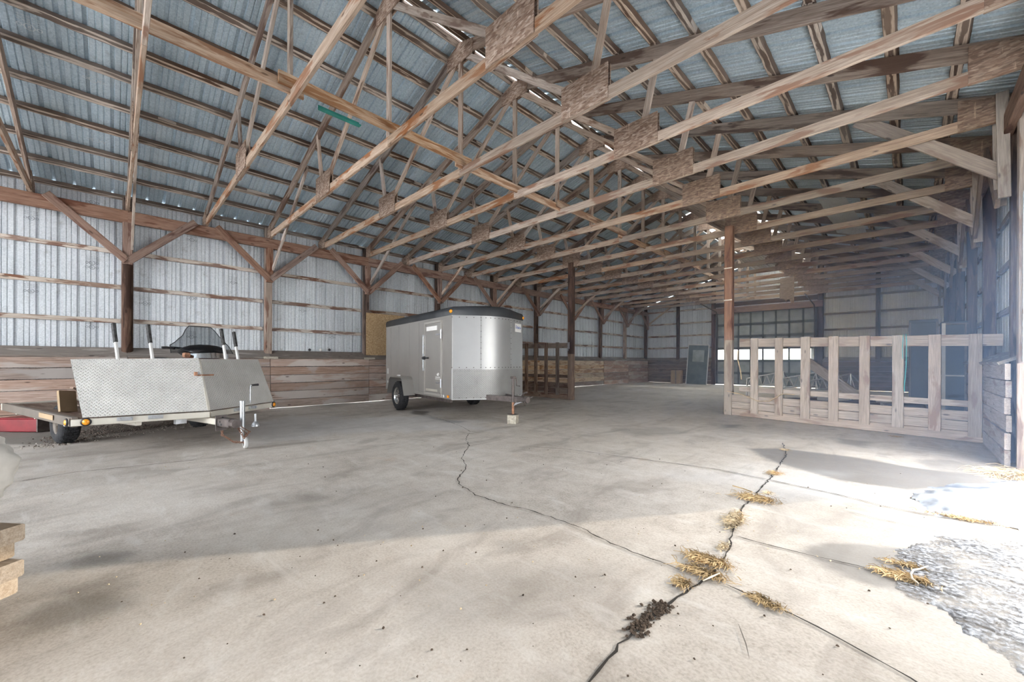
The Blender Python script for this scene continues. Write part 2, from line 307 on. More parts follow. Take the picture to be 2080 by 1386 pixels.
MIR = [None]
class MB:
    def __init__(s): s.v = []; s.f = []; s.sm = []
    def add(s, vs, fs, mw=None, smooth=False):
        b = len(s.v); s.v += [tuple(mw @ V(p)) if mw else tuple(p) for p in vs]
        s.f += [tuple(i + b for i in f) for f in fs]; s.sm += [smooth] * len(fs); return s
    def box(s, c, size, mw=None, ch=0.0):
        x, y, z = (q / 2 for q in size); c = V(c)
        if ch <= 0:
            vs = [c + V((a * x, b * y, d * z)) for a in (-1, 1) for b in (-1, 1) for d in (-1, 1)]
            fs = [(0, 1, 3, 2), (4, 6, 7, 5), (0, 4, 5, 1), (2, 3, 7, 6), (0, 2, 6, 4), (1, 5, 7, 3)]
            return s.add(vs, fs, mw)
        vs = []; fs = []
        pro = [(-y + ch, -z), (y - ch, -z), (y, -z + ch), (y, z - ch), (y - ch, z), (-y + ch, z), (-y, z - ch), (-y, -z + ch)]
        for a in (-x, x): vs += [c + V((a, p, q)) for p, q in pro]
        for i in range(8): j = (i + 1) % 8; fs.append((i, j, 8 + j, 8 + i))
        fs += [tuple(range(7, -1, -1)), tuple(range(8, 16))]
        return s.add(vs, fs, mw)
    def prism(s, poly, h0, h1, mw=None):
        """poly in local XY extruded along Z"""
        n = len(poly); vs = [(p[0], p[1], h0) for p in poly] + [(p[0], p[1], h1) for p in poly]
        fs = [(i, (i + 1) % n, n + (i + 1) % n, n + i) for i in range(n)] + [tuple(range(n - 1, -1, -1)), tuple(range(n, 2 * n))]
        return s.add(vs, fs, mw)
    def tube(s, pts, r, n=8, cap=True, mw=None, smooth=True):
        pts = [V(p) for p in pts]; vs = []; fs = []; m = len(pts)
        rr = r if isinstance(r, (list, tuple)) else [r] * m
        t0 = (pts[1] - pts[0]).normalized(); up = V((0, 0, 1)) if abs(t0.z) < 0.9 else V((1, 0, 0))
        for i, p in enumerate(pts):
            t = (pts[min(i + 1, m - 1)] - pts[max(i - 1, 0)]).normalized()
            a = up - t * up.dot(t)
            if a.length < 1e-4: a = V((0, 1, 0)) - t * t.y
            a.normalize(); b = t.cross(a); up = a
            for k in range(n):
                th = 2 * PI * k / n; vs.append(p + (a * math.cos(th) + b * math.sin(th)) * rr[i])
        for i in range(m - 1):
            for k in range(n): q = (k + 1) % n; fs.append((i * n + k, i * n + q, (i + 1) * n + q, (i + 1) * n + k))
        s.add(vs, fs, mw, smooth)
        if cap:
            s.add(vs[:n], [tuple(range(n - 1, -1, -1))], mw); s.add(vs[-n:], [tuple(range(n))], mw)
        return s
    def lathe(s, prof, n=24, mw=None, smooth=True, axis='Y'):
        vs = []; fs = []; m = len(prof)
        for k in range(n):
            th = 2 * PI * k / n
            for r, h in prof:
                vs.append((r * math.cos(th), h, r * math.sin(th)) if axis == 'Y' else (r * math.cos(th), r * math.sin(th), h))
        for k in range(n):
            q = (k + 1) % n
            for i in range(m - 1): fs.append((k * m + i, k * m + i + 1, q * m + i + 1, q * m + i))
        return s.add(vs, fs, mw, smooth)
    def mesh(s, name):
        me = bpy.data.meshes.new(name); me.from_pydata([tuple(p) for p in s.v], [], s.f)
        me.polygons.foreach_set('use_smooth', s.sm); me.update(); return me
    def build(s, name, mat, parent=None, mw=None):
        """verts are given in the frame mw; MIR mirrors a trailer's local Y"""
        if MIR[0] is not None:
            S = Matrix.Diagonal((1, -1, 1, 1)); mw = MIR[0] @ S @ MIR[0].inverted() @ (mw or Matrix()) @ S
            s.v = [(p[0], -p[1], p[2]) for p in s.v]; s.f = [f[::-1] for f in s.f]
        return link(name, s.mesh(name), mat, parent, mw)

_cache = {}
def beam_mesh(L, wd, th, mat, wavy=0.0, var=0):
    key = (round(L, 2), round(wd, 3), round(th, 3), mat, wavy, var)
    if key in _cache: return _cache[key]
    ch = min(wd, th) * 0.09; x, y, z = L, wd / 2, th / 2
    n = max(1, int(L / 0.16)) if wavy else 1
    rr = random.Random(hash((round(L, 2), var)) & 0xffff)
    vs = []; fs = []
    jit = [0.0] * 8
    for i in range(n + 1):
        xx = x * i / n
        if wavy: jit = [0.55 * a + rr.uniform(-wavy, wavy) for a in jit]
        pro = [(-y + ch, -z), (y - ch, -z), (y, -z + ch), (y, z - ch), (y - ch, z), (-y + ch, z), (-y, z - ch), (-y, -z + ch)]
        for q, (a, b) in enumerate(pro):
            j = jit[q // 2 * 2 if wavy else 0] if wavy else 0.0
            vs.append((xx, a - math.copysign(abs(j), a), b - (math.copysign(abs(j) * 0.6, b))))
    for i in range(n):
        for k in range(8): q = (k + 1) % 8; fs.append((i * 8 + k, i * 8 + q, (i + 1) * 8 + q, (i + 1) * 8 + k))
    fs += [tuple(range(7, -1, -1)), tuple(range(n * 8, n * 8 + 8))]
    me = bpy.data.meshes.new('beam'); me.from_pydata(vs, [], fs)
    me.materials.append(M[mat]); _cache[key] = me; return me
def beam(name, p0, p1, wd, th, mat, parent=None, up=(0, 0, 1), wavy=0.0, var=0):
    """timber from p0 to p1; th measured along up, wd across"""
    p0, p1 = V(p0), V(p1); d = p1 - p0
    return link(name, beam_mesh(d.length, wd, th, mat, wavy, var), None, parent, frame(p0, d, up))
def copy_tree(root, mw):
    """copy of a thing, its parts and their sub-parts"""
    c = root.copy(); COL.objects.link(c); c.matrix_basis = mw; MW[c.name] = mw.copy()
    for ch in list(root.children):
        d = ch.copy(); COL.objects.link(d); d.parent = c; d.matrix_basis = MW[root.name].inverted() @ MW[ch.name]
        for g in list(ch.children):
            e = g.copy(); COL.objects.link(e); e.parent = d; e.matrix_basis = MW[ch.name].inverted() @ MW[g.name]
    return c

# ------------------------------------------------------------------ building numbers
XL, XR, XC = -11.07, 1.07, -5.0
S0, SP = 0.198, 1.2191
Tk = lambda k: S0 + SP * k
YE, YN = 22.32, -9.2
ZM, SL = 4.40, 0.31                   # metal roof line at the wall, slope
roofz = lambda x: ZM + SL * ((x - XL) if x < XC else (XR - x))
ZC = 4.075                            # underside of the bottom chords
JY = 6.95                             # door jamb on the right wall
PL = -10.70                           # inner face of the stall planks

# ------------------------------------------------------------------ floor
def smooth(a, b, x):
    q = np.clip((x - a) / (b - a), 0, 1); return q * q * (3 - 2 * q)
def pnoise(x, y, f, seed):
    rs = np.random.RandomState(seed); out = np.zeros_like(x); amp = 1.0
    for o in range(4):
        g = rs.rand(64, 64); u = x * f + 17; v = y * f + 31
        i = np.floor(u).astype(int); j = np.floor(v).astype(int); a = u - i; b = v - j; a = a * a * (3 - 2 * a); b = b * b * (3 - 2 * b)
        G = lambda p, q: g[p % 64, q % 64]
        out += amp * ((G(i, j) * (1 - a) + G(i + 1, j) * a) * (1 - b) + (G(i, j + 1) * (1 - a) + G(i + 1, j + 1) * a) * b - 0.5)
        amp *= 0.5; f *= 2.1
    return out
def sdpoly(X, Y, poly):
    """signed distance, positive inside"""
    d = np.full(X.shape, 1e9); ins = np.zeros(X.shape, bool); n = len(poly)
    for i in range(n):
        (x0, y0), (x1, y1) = poly[i], poly[(i + 1) % n]
        ex, ey = x1 - x0, y1 - y0; wx, wy = X - x0, Y - y0
        tt = np.clip((wx * ex + wy * ey) / (ex * ex + ey * ey + 1e-12), 0, 1)
        d = np.minimum(d, (wx - ex * tt) ** 2 + (wy - ey * tt) ** 2)
        c = ((y0 <= Y) & (y1 > Y)) | ((y1 <= Y) & (y0 > Y))
        with np.errstate(divide='ignore', invalid='ignore'):
            xi = x0 + (Y - y0) / (y1 - y0 + 1e-12) * ex
        ins ^= c & (X < xi)
    d = np.sqrt(d); return np.where(ins, d, -d)
def flpoly(px): return [tuple(atz(*p)[:2]) for p in px]
nx, ny = 205, 560
gx = np.linspace(XL - 0.1, XR + 0.15, nx); gy = np.linspace(YN, YE + 0.1, ny); GX, GY = np.meshgrid(gx, gy)
nz1 = pnoise(GX, GY, 0.8, 3); nz2 = pnoise(GX, GY, 2.4, 5)
red = np.zeros_like(GX); grn = np.zeros_like(GX); blu = np.zeros_like(GX)
def paint(ch, px, soft, amt, wob=0.12):
    s = sdpoly(GX, GY, flpoly(px)) + nz1 * wob + nz2 * wob * 0.5
    np.maximum(ch, amt * smooth(-soft, soft, s), out=ch)
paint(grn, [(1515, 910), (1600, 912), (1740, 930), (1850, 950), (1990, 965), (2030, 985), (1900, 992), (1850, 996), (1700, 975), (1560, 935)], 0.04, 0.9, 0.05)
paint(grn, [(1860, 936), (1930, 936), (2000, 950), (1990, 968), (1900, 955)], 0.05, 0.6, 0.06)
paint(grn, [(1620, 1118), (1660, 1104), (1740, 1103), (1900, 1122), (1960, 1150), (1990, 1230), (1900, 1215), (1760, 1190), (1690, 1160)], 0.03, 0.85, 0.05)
paint(grn, [(1560, 985), (1700, 1000), (1900, 1010), (2200, 1010), (2300, 1500), (2080, 1420), (1960, 1330), (1800, 1235), (1640, 1150), (1600, 1080)], 0.25, 0.42, 0.2)  # meltwater damp, spread wider to tone down the bright doorway light in the colour
paint(red, [(100, 1150), (190, 1118), (290, 1116), (250, 1140), (160, 1152)], 0.07, 0.75)
paint(red, [(20, 1270), (90, 1225), (200, 1205), (230, 1230), (120, 1262)], 0.08, 0.6)
paint(red, [(100, 1200), (250, 1175), (260, 1190), (150, 1215)], 0.06, 0.35)
paint(red, [(600, 1005), (650, 1000), (670, 1015), (610, 1022)], 0.06, 0.35)
paint(red, [(1010, 1102), (1060, 1098), (1070, 1110), (1030, 1117)], 0.05, 0.35)
paint(red, [(1460, 862), (1510, 862), (1505, 870), (1462, 871)], 0.1, 0.8)
paint(red, [(1250, 872), (1360, 868), (1400, 880), (1290, 888)], 0.15, 0.4)
paint(red, [(835, 833), (875, 836), (862, 844), (838, 842)], 0.06, 0.9)
paint(red, [(893, 851), (950, 855), (935, 860), (900, 858)], 0.06, 0.9)
paint(red, [(872, 846), (930, 858), (928, 860), (874, 850)], 0.03, 0.8, 0.04)
paint(red, [(1700, 890), (1760, 898), (1750, 908), (1710, 900)], 0.1, 0.6)
paint(red, [(850, 1190), (1050, 1165), (1250, 1150), (1200, 1195), (980, 1225), (860, 1260)], 0.16, 0.3, 0.3)  # soft shadow band across the sunlit floor, painted into its colour
paint(red, [(500, 1000), (1000, 985), (1000, 1010), (520, 1040)], 0.15, 0.12, 0.4)
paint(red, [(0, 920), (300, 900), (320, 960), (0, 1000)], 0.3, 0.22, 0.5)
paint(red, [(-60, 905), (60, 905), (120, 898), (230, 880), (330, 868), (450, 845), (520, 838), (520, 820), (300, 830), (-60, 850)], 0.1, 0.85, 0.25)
paint(blu, [(450, 880), (600, 850), (800, 845), (980, 850), (1000, 875), (800, 872), (520, 905)], 0.3, 0.7, 0.7)
paint(blu, [(1300, 960), (1500, 930), (1700, 960), (1780, 1020), (1500, 1010)], 0.3, 0.6, 0.6)
hh = nz1 * 0.006
mb = MB()
me = bpy.data.meshes.new('floor')
vs = np.stack([GX, GY, hh - 0.003], -1).reshape(-1, 3)
idx = np.arange(nx * ny).reshape(ny, nx)
fs = np.stack([idx[:-1, :-1], idx[:-1, 1:], idx[1:, 1:], idx[1:, :-1]], -1).reshape(-1, 4)
me.from_pydata(vs.tolist(), [], fs.tolist())
ca = me.color_attributes.new('stain_shade', 'FLOAT_COLOR', 'POINT')
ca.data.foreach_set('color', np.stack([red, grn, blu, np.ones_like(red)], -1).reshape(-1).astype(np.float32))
me.polygons.foreach_set('use_smooth', [True] * len(me.polygons))
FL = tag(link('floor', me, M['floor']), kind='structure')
def strip(name, px, wd, mat, z=0.004, seed=1, jag=0.02, step=0.05):
    rr = random.Random(seed); P = [atz(*p) for p in px]; pts = []
    for a, b in zip(P[:-1], P[1:]):
        n = max(1, int((b - a).length / step))
        for i in range(n):
            q = a.lerp(b, i / n)
            if i: q = q + V((rr.uniform(-jag, jag), rr.uniform(-jag, jag), 0))
            pts.append(q)
    pts.append(P[-1]); m = MB(); vs = []; fs = []
    for i, p in enumerate(pts):
        t = (pts[min(i + 1, len(pts) - 1)] - pts[max(i - 1, 0)]); n_ = V((-t.y, t.x, 0)).normalized()
        ww = wd * rr.uniform(0.35, 1.3) * (0.25 if i in (0, len(pts) - 1) else 1)
        vs += [p + n_ * ww + V((0, 0, z)), p - n_ * ww + V((0, 0, z))]
    for i in range(len(pts) - 1): fs.append((2 * i, 2 * i + 1, 2 * i + 3, 2 * i + 2))
    m.add(vs, fs); return m.build(name, mat, FL)
CA = [(953, 880), (946, 892), (953, 905), (944, 918), (937, 932), (947, 945), (943, 957), (930, 972), (932, 984), (950, 994), (965, 1007), (985, 1012), (1010, 1022), (1040, 1030), (1085, 1040), (1145, 1060), (1180, 1073), (1240, 1105), (1300, 1128), (1340, 1142), (1395, 1163)]
CA2 = [(1470, 1187), (1500, 1200), (1530, 1215), (1560, 1228), (1610, 1250), (1660, 1275), (1710, 1302), (1760, 1330), (1850, 1380), (1960, 1450)]
CB = [(1590, 900), (1597, 925), (1590, 935), (1578, 955), (1565, 972), (1548, 990), (1530, 1015), (1510, 1030), (1498, 1060), (1487, 1090), (1475, 1125), (1460, 1150), (1440, 1175), (1405, 1195), (1375, 1215), (1345, 1238), (1315, 1265), (1290, 1283), (1255, 1310), (1235, 1340), (1215, 1365), (1195, 1390), (1170, 1420)]
strip('crack', CA, 0.0055, M['crack'], seed=2, jag=0.012)
strip('crack', CA2, 0.005, M['crack'], seed=3, jag=0.008)
strip('crack', CB, 0.0065, M['crack'], seed=4, jag=0.010)
strip('joint', [(1075, 908), (1150, 913), (1240, 925), (1340, 938), (1450, 953), (1560, 975)], 0.007, M['joint'], seed=5, jag=0.006)
strip('joint', [(1560, 975), (1620, 988), (1700, 1005), (1800, 1030), (1900, 1050), (1990, 1062)], 0.008, M['joint'], seed=6, jag=0.006)
strip('joint', [(1495, 1090), (1560, 1108), (1640, 1128), (1740, 1150), (1800, 1168), (1960, 1215)], 0.006, M['crack'], seed=7, jag=0.005)
strip('joint', [(1720, 1040), (1830, 1065), (1950, 1090)], 0.003, M['joint'], seed=8, jag=0.003)
strip('joint', [(850, 838), (900, 853), (940, 868), (956, 878)], 0.006, M['joint'], seed=9, jag=0.006)
strip('joint', [(0, 985), (150, 960), (400, 935)], 0.008, M['joint'], seed=10, jag=0.006)
strip('joint', [(1500, 1270), (1515, 1310), (1522, 1340)], 0.003, M['joint'], seed=11, jag=0.004)

# ------------------------------------------------------------------ corrugated sheets
def sheet_mesh(L, mat, out=1, wd=0.996, gable=None):
    """length along local X, width along local Y, ribs stand out along +Z (outdoors)"""
    key = ('sheet', round(L, 3), mat, out, wd, gable)
    if key in _cache: return _cache[key]
    pro = []
    for r in range(4):
        b = r * 0.249
        pro += [(b, 0), (b + 0.010, 0.030), (b + 0.044, 0.030), (b + 0.054, 0), (b + 0.112, 0), (b + 0.119, 0.012), (b + 0.126, 0.012), (b + 0.133, 0), (b + 0.176, 0), (b + 0.183, 0.012), (b + 0.19, 0.012), (b + 0.197, 0)]
    pro += [(0.996, 0), (1.006, 0.012)]
    pro = [p for p in pro if p[0] <= wd + 0.02]
    vs = []; n = len(pro)
    for y, z in pro: vs.append((0, y, z * out))
    for y, z in pro: vs.append((L + (gable or 0.0) * y, y, z * out))
    fs = [(i, i + 1, n + i + 1, n + i) for i in range(n - 1)]
    me = bpy.data.meshes.new('sheet'); me.from_pydata(vs, [], fs); me.materials.append(M[mat]); _cache[key] = me; return me
CE = tag(empty('ceiling'), kind='structure')
ca_, sa_ = math.cos(math.atan(SL)), math.sin(math.atan(SL))
RG = 0.10
HWL = XC - XL
ys = np.arange(YN, YE + 0.3, 0.996)
for i, y in enumerate(ys):
    for sg, sky in ((-1, 0.4), (1, 1.7)):
        x = V((sg * ca_, 0, -sa_)); r0 = RG + 0.0; yy = y + 0.996 if sg < 0 else y
        if 13.6 < y < 21.5:        # fibreglass skylight sheets added below the ridge to brighten the far half
            link('added_skylight_sheet', sheet_mesh((sky + .06) / ca_, 'fibreglass'), None, CE, frame(V((XC + sg * r0, yy, roofz(XC + sg * r0) + 0.006 + 0.002 * (i % 2))), x, (0, 0, 1)))
            r0 += sky
        p = V((XC + sg * r0, yy, roofz(XC + sg * r0) + 0.002 * (i % 2)))
        link('roof_sheet', sheet_mesh((HWL + .45 - r0) / ca_, 'roofmetal'), None, CE, frame(p, x, (0, 0, 1)))
rc = MB()
rc.add([(XC - 0.25, YN, roofz(XC) - 0.25 * SL + 0.03), (XC, YN, roofz(XC) + 0.03), (XC + 0.25, YN, roofz(XC) - 0.25 * SL + 0.03),
        (XC - 0.25, YE + 0.3, roofz(XC) - 0.25 * SL + 0.03), (XC, YE + 0.3, roofz(XC) + 0.03), (XC + 0.25, YE + 0.3, roofz(XC) - 0.25 * SL + 0.03)], [(0, 1, 4, 3), (1, 2, 5, 4)])
rc.build('ridge_cap', M['fibreglass'], CE)
PD = [0.06, 0.67, 1.21, 1.80, 2.37, 2.97, 3.5, 4.05, 4.58, 5.13, 5.68, 5.99]
segs = [YN + 0.1] + [Tk(k) for k in (0, 4, 8, 12, 16)] + [YE]
for i, d in enumerate(PD):
    for sgn in (-1, 1):
        x = XC + sgn * (6.07 - d); z = roofz(x) - 0.038
        for j in range(len(segs) - 1):
            beam('purlin', (x + R.uniform(-.012, .012), segs[j] + 0.005, z), (x + R.uniform(-.012, .012), segs[j + 1] - 0.005, z), 0.115, 0.07, 'purlin', CE, (-sgn * -SL * 0 + sgn * SL, 0, 1), 0.009, (i + j) % 5)
# runner lying on the bottom chords beside the king posts
rs = [(-2, 1), (1, 3), (3, 5), (5, 7), (7, 9), (9, 11), (11, 13), (13, 15)]
for i, (a, b) in enumerate(rs):
    xo = -4.93 + (0.045 if i % 2 else 0)
    beam('runner_board', (xo, Tk(a) - 0.15, ZC + 0.16 + 0.05 * (i % 2)), (xo, Tk(b) + 0.12, ZC + 0.16 + 0.05 * (i % 2)), 0.04, 0.14, 'runner', CE, (0, 0, 1), 0.006, i % 3)
tl = MB(); tl.box((-4.955, Tk(1) + 0.55, ZC + 0.088), (0.06, 0.5, 0.012)); tl.box((-4.985, Tk(1) + 0.55, ZC + 0.115), (0.004, 0.5, 0.06)); tl.build('plastic_strip', M['teal'], CE)

# ------------------------------------------------------------------ walls
def wall_root(name): return tag(empty(name), kind='structure')
WL = wall_root('wall_left')
gap = {2: 0.05, 3: 0.04, 5: .05, 15: 0.05, 16: 0.05}
for i, y in enumerate(ys):
    z0 = gap.get(int(round((y + 5.2) / .996)) - 5, 0.02)
    link('wall_sheet', sheet_mesh(ZM - 0.03 - z0, 'wallmetal'), None, WL, Matrix(((0, 0, -1, XL - 0.002 * (i % 2)), (0, 1, 0, y), (1, 0, 0, z0), (0, 0, 0, 1))))
GZ = [3.30, 2.61, 1.94]
for b in range(-5, 9):
    y0, y1 = Tk(2 * b), Tk(2 * b + 2)
    for i, z in enumerate(GZ):
        beam('girt', (XL + 0.035, y0 + 0.09, z + R.uniform(-.012, .012)), (XL + 0.035, y1 - 0.09, z + R.uniform(-.012, .012)), 0.042, 0.088, 'girt', WL, (0, 0, 1), 0.005, (b + i) % 5)
    beam('cap_board', (PL - 0.16, y0 + 0.002, 1.315), (PL - 0.16, y1 - 0.002, 1.315), 0.37, 0.035, 'cap', WL, (0.5, 0, 1), 0.0, 0)
    for j, (za, zb) in enumerate(((0.045, .225), (.228, .425), (.43, .625), (.63, .82), (.824, 1.02), (1.025, 1.215))):
        if b < -1: continue
        zz = za + (-0.012 if (j == 0 and b in (1, 2, 6, 7)) else 0.0) - (0.042 if (j == 0 and b not in (1, 2, 6, 7)) else 0)
        off = R.uniform(-.012, .004)
        mt = 'plankpale' if (b >= 4 and b < 7 and j > 0) else 'plank'
        beam('plank', (PL - 0.03 + off, y0 + R.uniform(0, .01), (zz + zb) / 2), (PL - 0.03 + off, y1 - R.uniform(0, .01), (zz + zb) / 2 + R.uniform(-.008, .008)), 0.045, zb - zz - 0.002, mt, WL, (0, 0, 1), 0.0045, (b * 6 + j) % 7)
for k in range(-4, 18, 4):
    beam('plate_beam', (-10.81, Tk(k), 3.96), (-10.81, Tk(min(k + 4, 18)), 3.96), 0.08, 0.235, 'beam', WL)
for b in range(-1, 9):
    beam('backing_strip', (-10.99, Tk(2 * b) + .08, 3.93), (-10.99, Tk(2 * b + 2) - .08, 3.93), 0.04, 0.1, 'girt', WL)
# ink stamps printed on the sheets
def stamp_mesh(mat):
    m = MB()
    def ring(cx, cy, r0, r1, n=20):
        vs = []; fs = []
        for k in range(n):
            a = 2 * PI * k / n; vs += [(cx + r0 * math.cos(a), cy + r0 * math.sin(a), 0), (cx + r1 * math.cos(a), cy + r1 * math.sin(a), 0)]
        for k in range(n): q = (k + 1) % n; fs.append((2 * k, 2 * k + 1, 2 * q + 1, 2 * q))
        m.add(vs, fs)
    ring(0, 0, .04, .05); ring(-.085, 0, .018, .026, 12); ring(.085, 0, .018, .026, 12); ring(0, 0, 0.006, 0.014, 8)
    for sx in (-1, 1): m.add([(sx * .05, -.004, 0), (sx * .06, -.004, 0), (sx * .06, .004, 0), (sx * .05, .004, 0)], [(0, 1, 2, 3)])
    for j in range(3):
        for i in range(5):
            x = -.1 + i * .042; z = .075 + j * .035
            m.add([(x, z, 0), (x + .028, z, 0), (x + .028, z + .008, 0), (x, z + .008, 0)], [(0, 1, 2, 3)])
    me = m.mesh('ink_stamp'); me.materials.append(M[mat]); return me
SM, SMP = stamp_mesh('ink'), stamp_mesh('inkpale')
for p in ((200, 545), (193, 535), (71, 592), (75, 445), (398, 607), (392, 488), (300, 617), (200, 665), (193, 412), (480, 575), (620, 531), (681, 571), (620, 632), (560, 500), (682, 686), (830, 560), (868, 606), (400, 685)):
    q = atX(p[0], p[1], XL + 0.004)
    fy = round((q.y - YN - 0.185) / 0.249) * 0.249 + YN + 0.2
    link('ink_stamp', SM, None, WL, Matrix(((0, 0, 1, q.x), (1, 0, 0, fy), (0, 1, 0, q.z), (0, 0, 0, 1))) @ Matrix.Scale(.8, 4))
for p in ((190, 162), (195, 285), (436, 282), (415, 372), (205, 400), (60, 55), (440, 170), (470, 135), (530, 335), (600, 110)):
    d = ray(*p); # hit the left roof plane
    tt = (ZM - CAMH - SL * XL) / (d.z - SL * d.x); q = V((d.x * tt, d.y * tt, CAMH + d.z * tt)); n_ = V((sa_, 0, -ca_)); q = q + n_ * 0.004
    xx = V((0, 1, 0)); yy = n_.cross(xx)
    link('ink_stamp', SMP, None, CE, Matrix(((xx.x, yy.x, n_.x, q.x), (xx.y, yy.y, n_.y, q.y), (xx.z, yy.z, n_.z, q.z), (0, 0, 0, 1))))
# knobs on the cap
for i, (px, mt) in enumerate(((629, 'black'), (651, 'white'), (669, 'black'))):
    q = atX(px, 711, XL + 0.05); m = MB(); m.lathe([(0.0, -.02), (.03, -.02), (.035, 0), (.03, .02), (.012, .03), (0, .03)], 14, RZ(-PI / 2))
    tag(m.build('insulator', M[mt], None, T(q)), ('black round knob on wall above cap board, left of the white knob', 'white round knob between two black ones on the metal wall', 'black round knob on wall above cap board, right of the white knob')[i], 'knob', 'knobs above the cap board')

# far wall
WF = wall_root('wall_far')
DX0, DX1, DZ = -7.10, -2.85, 3.66
for i in range(13):
    x = XL + i * 0.996
    g = SL if x + 0.5 < XC else -SL
    x1 = x + 0.996
    inside = x > DX0 - 0.15 and x1 < DX1 + 0.9 - 0.75
    z0 = DZ if (x > DX0 - 0.3 and x < DX1 - 0.3) else 0.02
    wd = 0.996 if x1 < XR + 0.1 else XR - x + 0.05
    link('wall_sheet', sheet_mesh(roofz(x) - z0 - 0.02, 'wallmetal', 1, wd, g), None, WF, Matrix(((0, 1, 0, x), (0, 0, 1, YE + 0.002 * (i % 2)), (1, 0, 0, z0), (0, 0, 0, 1))))
for i, z in enumerate((4.02, 3.31, 2.62, 1.95)):
    for a, b in ((-10.85, -9.12), (-8.97, -7.28), (-2.62, -.93), (-.79, 0.95)):
        beam('girt', (a, YE - 0.04, z), (b, YE - 0.04, z), 0.042, 0.09, 'gate' if a > -3 else 'girt', WF, (0, 0, 1), 0.004, i)
for a, b in ((-10.9, -7.25), (-2.65, 0.95)):
    beam('cap_board', (a, YE - 0.16, 1.315), (b, YE - 0.16, 1.315), 0.34, 0.035, 'cap', WF, (0, -0.5, 1))
    for j in range(6):
        beam('plank', (a, YE - 0.32, 0.115 + j * 0.2), (b, YE - 0.32, 0.115 + j * 0.2), 0.045, 0.194, 'gate', WF, (0, 0, 1), 0.004, j)
for x, wd in ((-9.05, .15), (-.86, .15), (-7.2, .17), (-2.74, .2)):
    beam('wall_post', (x, YE - 0.14, 0.0 if wd > .16 else 1.2), (x, YE - 0.14, roofz(x) - 0.1), 0.15, wd, 'post', WF, (1, 0, 0))
beam('header_beam', (-7.25, YE - 0.24, 3.80), (-2.65, YE - 0.24, 3.78), 0.06, 0.28, 'beam', WF)
beam('header_beam', (-7.25, YE - 0.18, 4.1), (-2.65, YE - 0.18, 4.1), 0.06, 0.2, 'post', WF)
# overhead door: sections, frames and window panes
D1 = tag(empty('door_1'), kind='structure')
rows = [(0.03, .625), (.624, 1.245), (1.244, 1.865), (1.864, 2.465), (2.464, 3.065), (3.064, 3.70)]
npan = 8; pw = (DX1 - DX0) / npan
for r, (z0, z1) in enumerate(rows):
    m = MB(); yb = YE - 0.06
    m.box(((DX0 + DX1) / 2, yb, z0 + .03), (DX1 - DX0, .05, .06)); m.box(((DX0 + DX1) / 2, yb, z1 - .03), (DX1 - DX0, .05, .06))
    for i in range(npan + 1): m.box((min(max(DX0 + i * pw, DX0 + .035), DX1 - .035), yb, (z0 + z1) / 2), (.07, .05, z1 - z0))
    s = m.build('door_section', M['doorframe'], D1)
    for i in range(npan):
        c = (DX0 + (i + .5) * pw, yb + 0.012, (z0 + z1) / 2); q = MB(); q.box(c, (pw - .066, .008 if r == 2 else .012, z1 - z0 - .116))
        q.build('pane' if r == 2 else 'panel', M['glass'] if r == 2 else M['doorpanel'], s)
for x in (DX0 + .1, DX1 - .1):
    m = MB(); m.tube([(x, YE - .14, .1), (x, YE - .14, 3.4), (x, YE - .35, 3.75), (x, YE - 2.6, 3.95)], .025, 6); m.build('door_track', M['darksteel'], D1)

# right wall
WR = wall_root('wall_right')
for i, y in enumerate(list(np.arange(YN, 2.0, 0.996)) + list(np.arange(JY + 0.04, YE, 0.996))):
    link('wall_sheet', sheet_mesh(ZM - 0.05, 'wallmetal'), None, WR, Matrix(((0, 0, 1, XR + 0.002 * (i % 2)), (0, -1, 0, y + 0.996), (1, 0, 0, 0.02), (0, 0, 0, 1))))
for b in range(3, 9):
    y0, y1 = Tk(2 * b), Tk(2 * b + 2)
    for i, z in enumerate(GZ): beam('girt', (XR - 0.03, y0 + 0.08, z), (XR - 0.03, y1 - 0.08, z), 0.042, 0.088, 'gate', WR, (0, 0, 1), 0.004, i)
    beam('cap_board', (.90, (JY + .25 if b == 3 else y0) + .002, 1.245), (.90, y1 - .002, 1.245), 0.36, 0.035, 'cap', WR, (-0.5, 0, 1))
    for j in range(6):
        ya = JY + 0.06 + R.uniform(0, .12) if b == 3 else y0
        beam('plank', (.80 + R.uniform(-.01, .01), ya, 0.1 + j * 0.195), (.80, y1 - .005, 0.1 + j * 0.195), 0.05, 0.188, 'fence' if b == 3 else 'gate', WR, (0, 0, 1), 0.006, j)
for k in range(-4, 18, 4):
    beam('plate_beam', (.83, Tk(k), 3.96), (.83, Tk(min(k + 4, 18)), 3.96), 0.08, 0.235, 'beam', WR)
beam('header_board', (XR + .05, 2.6, 3.5), (XR + .05, JY + .1, 3.5), 0.04, 1.75, 'fence', WR)
# jamb boards and the white door edge trim
TR = tag(empty('trim_1'), kind='structure')
beam('jamb_board', (.995, JY - 0.02, 0.01), (.995, JY - 0.02, 1.17), 0.31, 0.045, 'gate', TR, (0, -1, 0))
beam('jamb_post', (.905, JY + 0.09, 0.0), (.905, JY + 0.09, 4.0), 0.09, 0.14, 'fence', TR, (0, -1, 0))
m = MB(); m.prism([(.88, 1.19), (1.15, 1.19), (1.15, 3.25), (.96, 3.25), (.88, 3.02)], 0, .045, Matrix(((1, 0, 0, 0), (0, 0, -1, JY), (0, 1, 0, 0), (0, 0, 0, 1)))); m.build('white_board', M['peeling'], TR)
WX = 1.12
m = MB(); m.box((WX, JY - 0.0, 2.0), (.06, .12, 4.0)); m.build('door_stop', M['fence'], TR)
# outdoors: snow field around
m = MB(); m.add([(-80, -80, -.06), (80, -80, -.06), (80, 80, -.06), (-80, 80, -.06)], [(0, 1, 2, 3)])
tag(m.build('ground', M['field']), kind='structure')

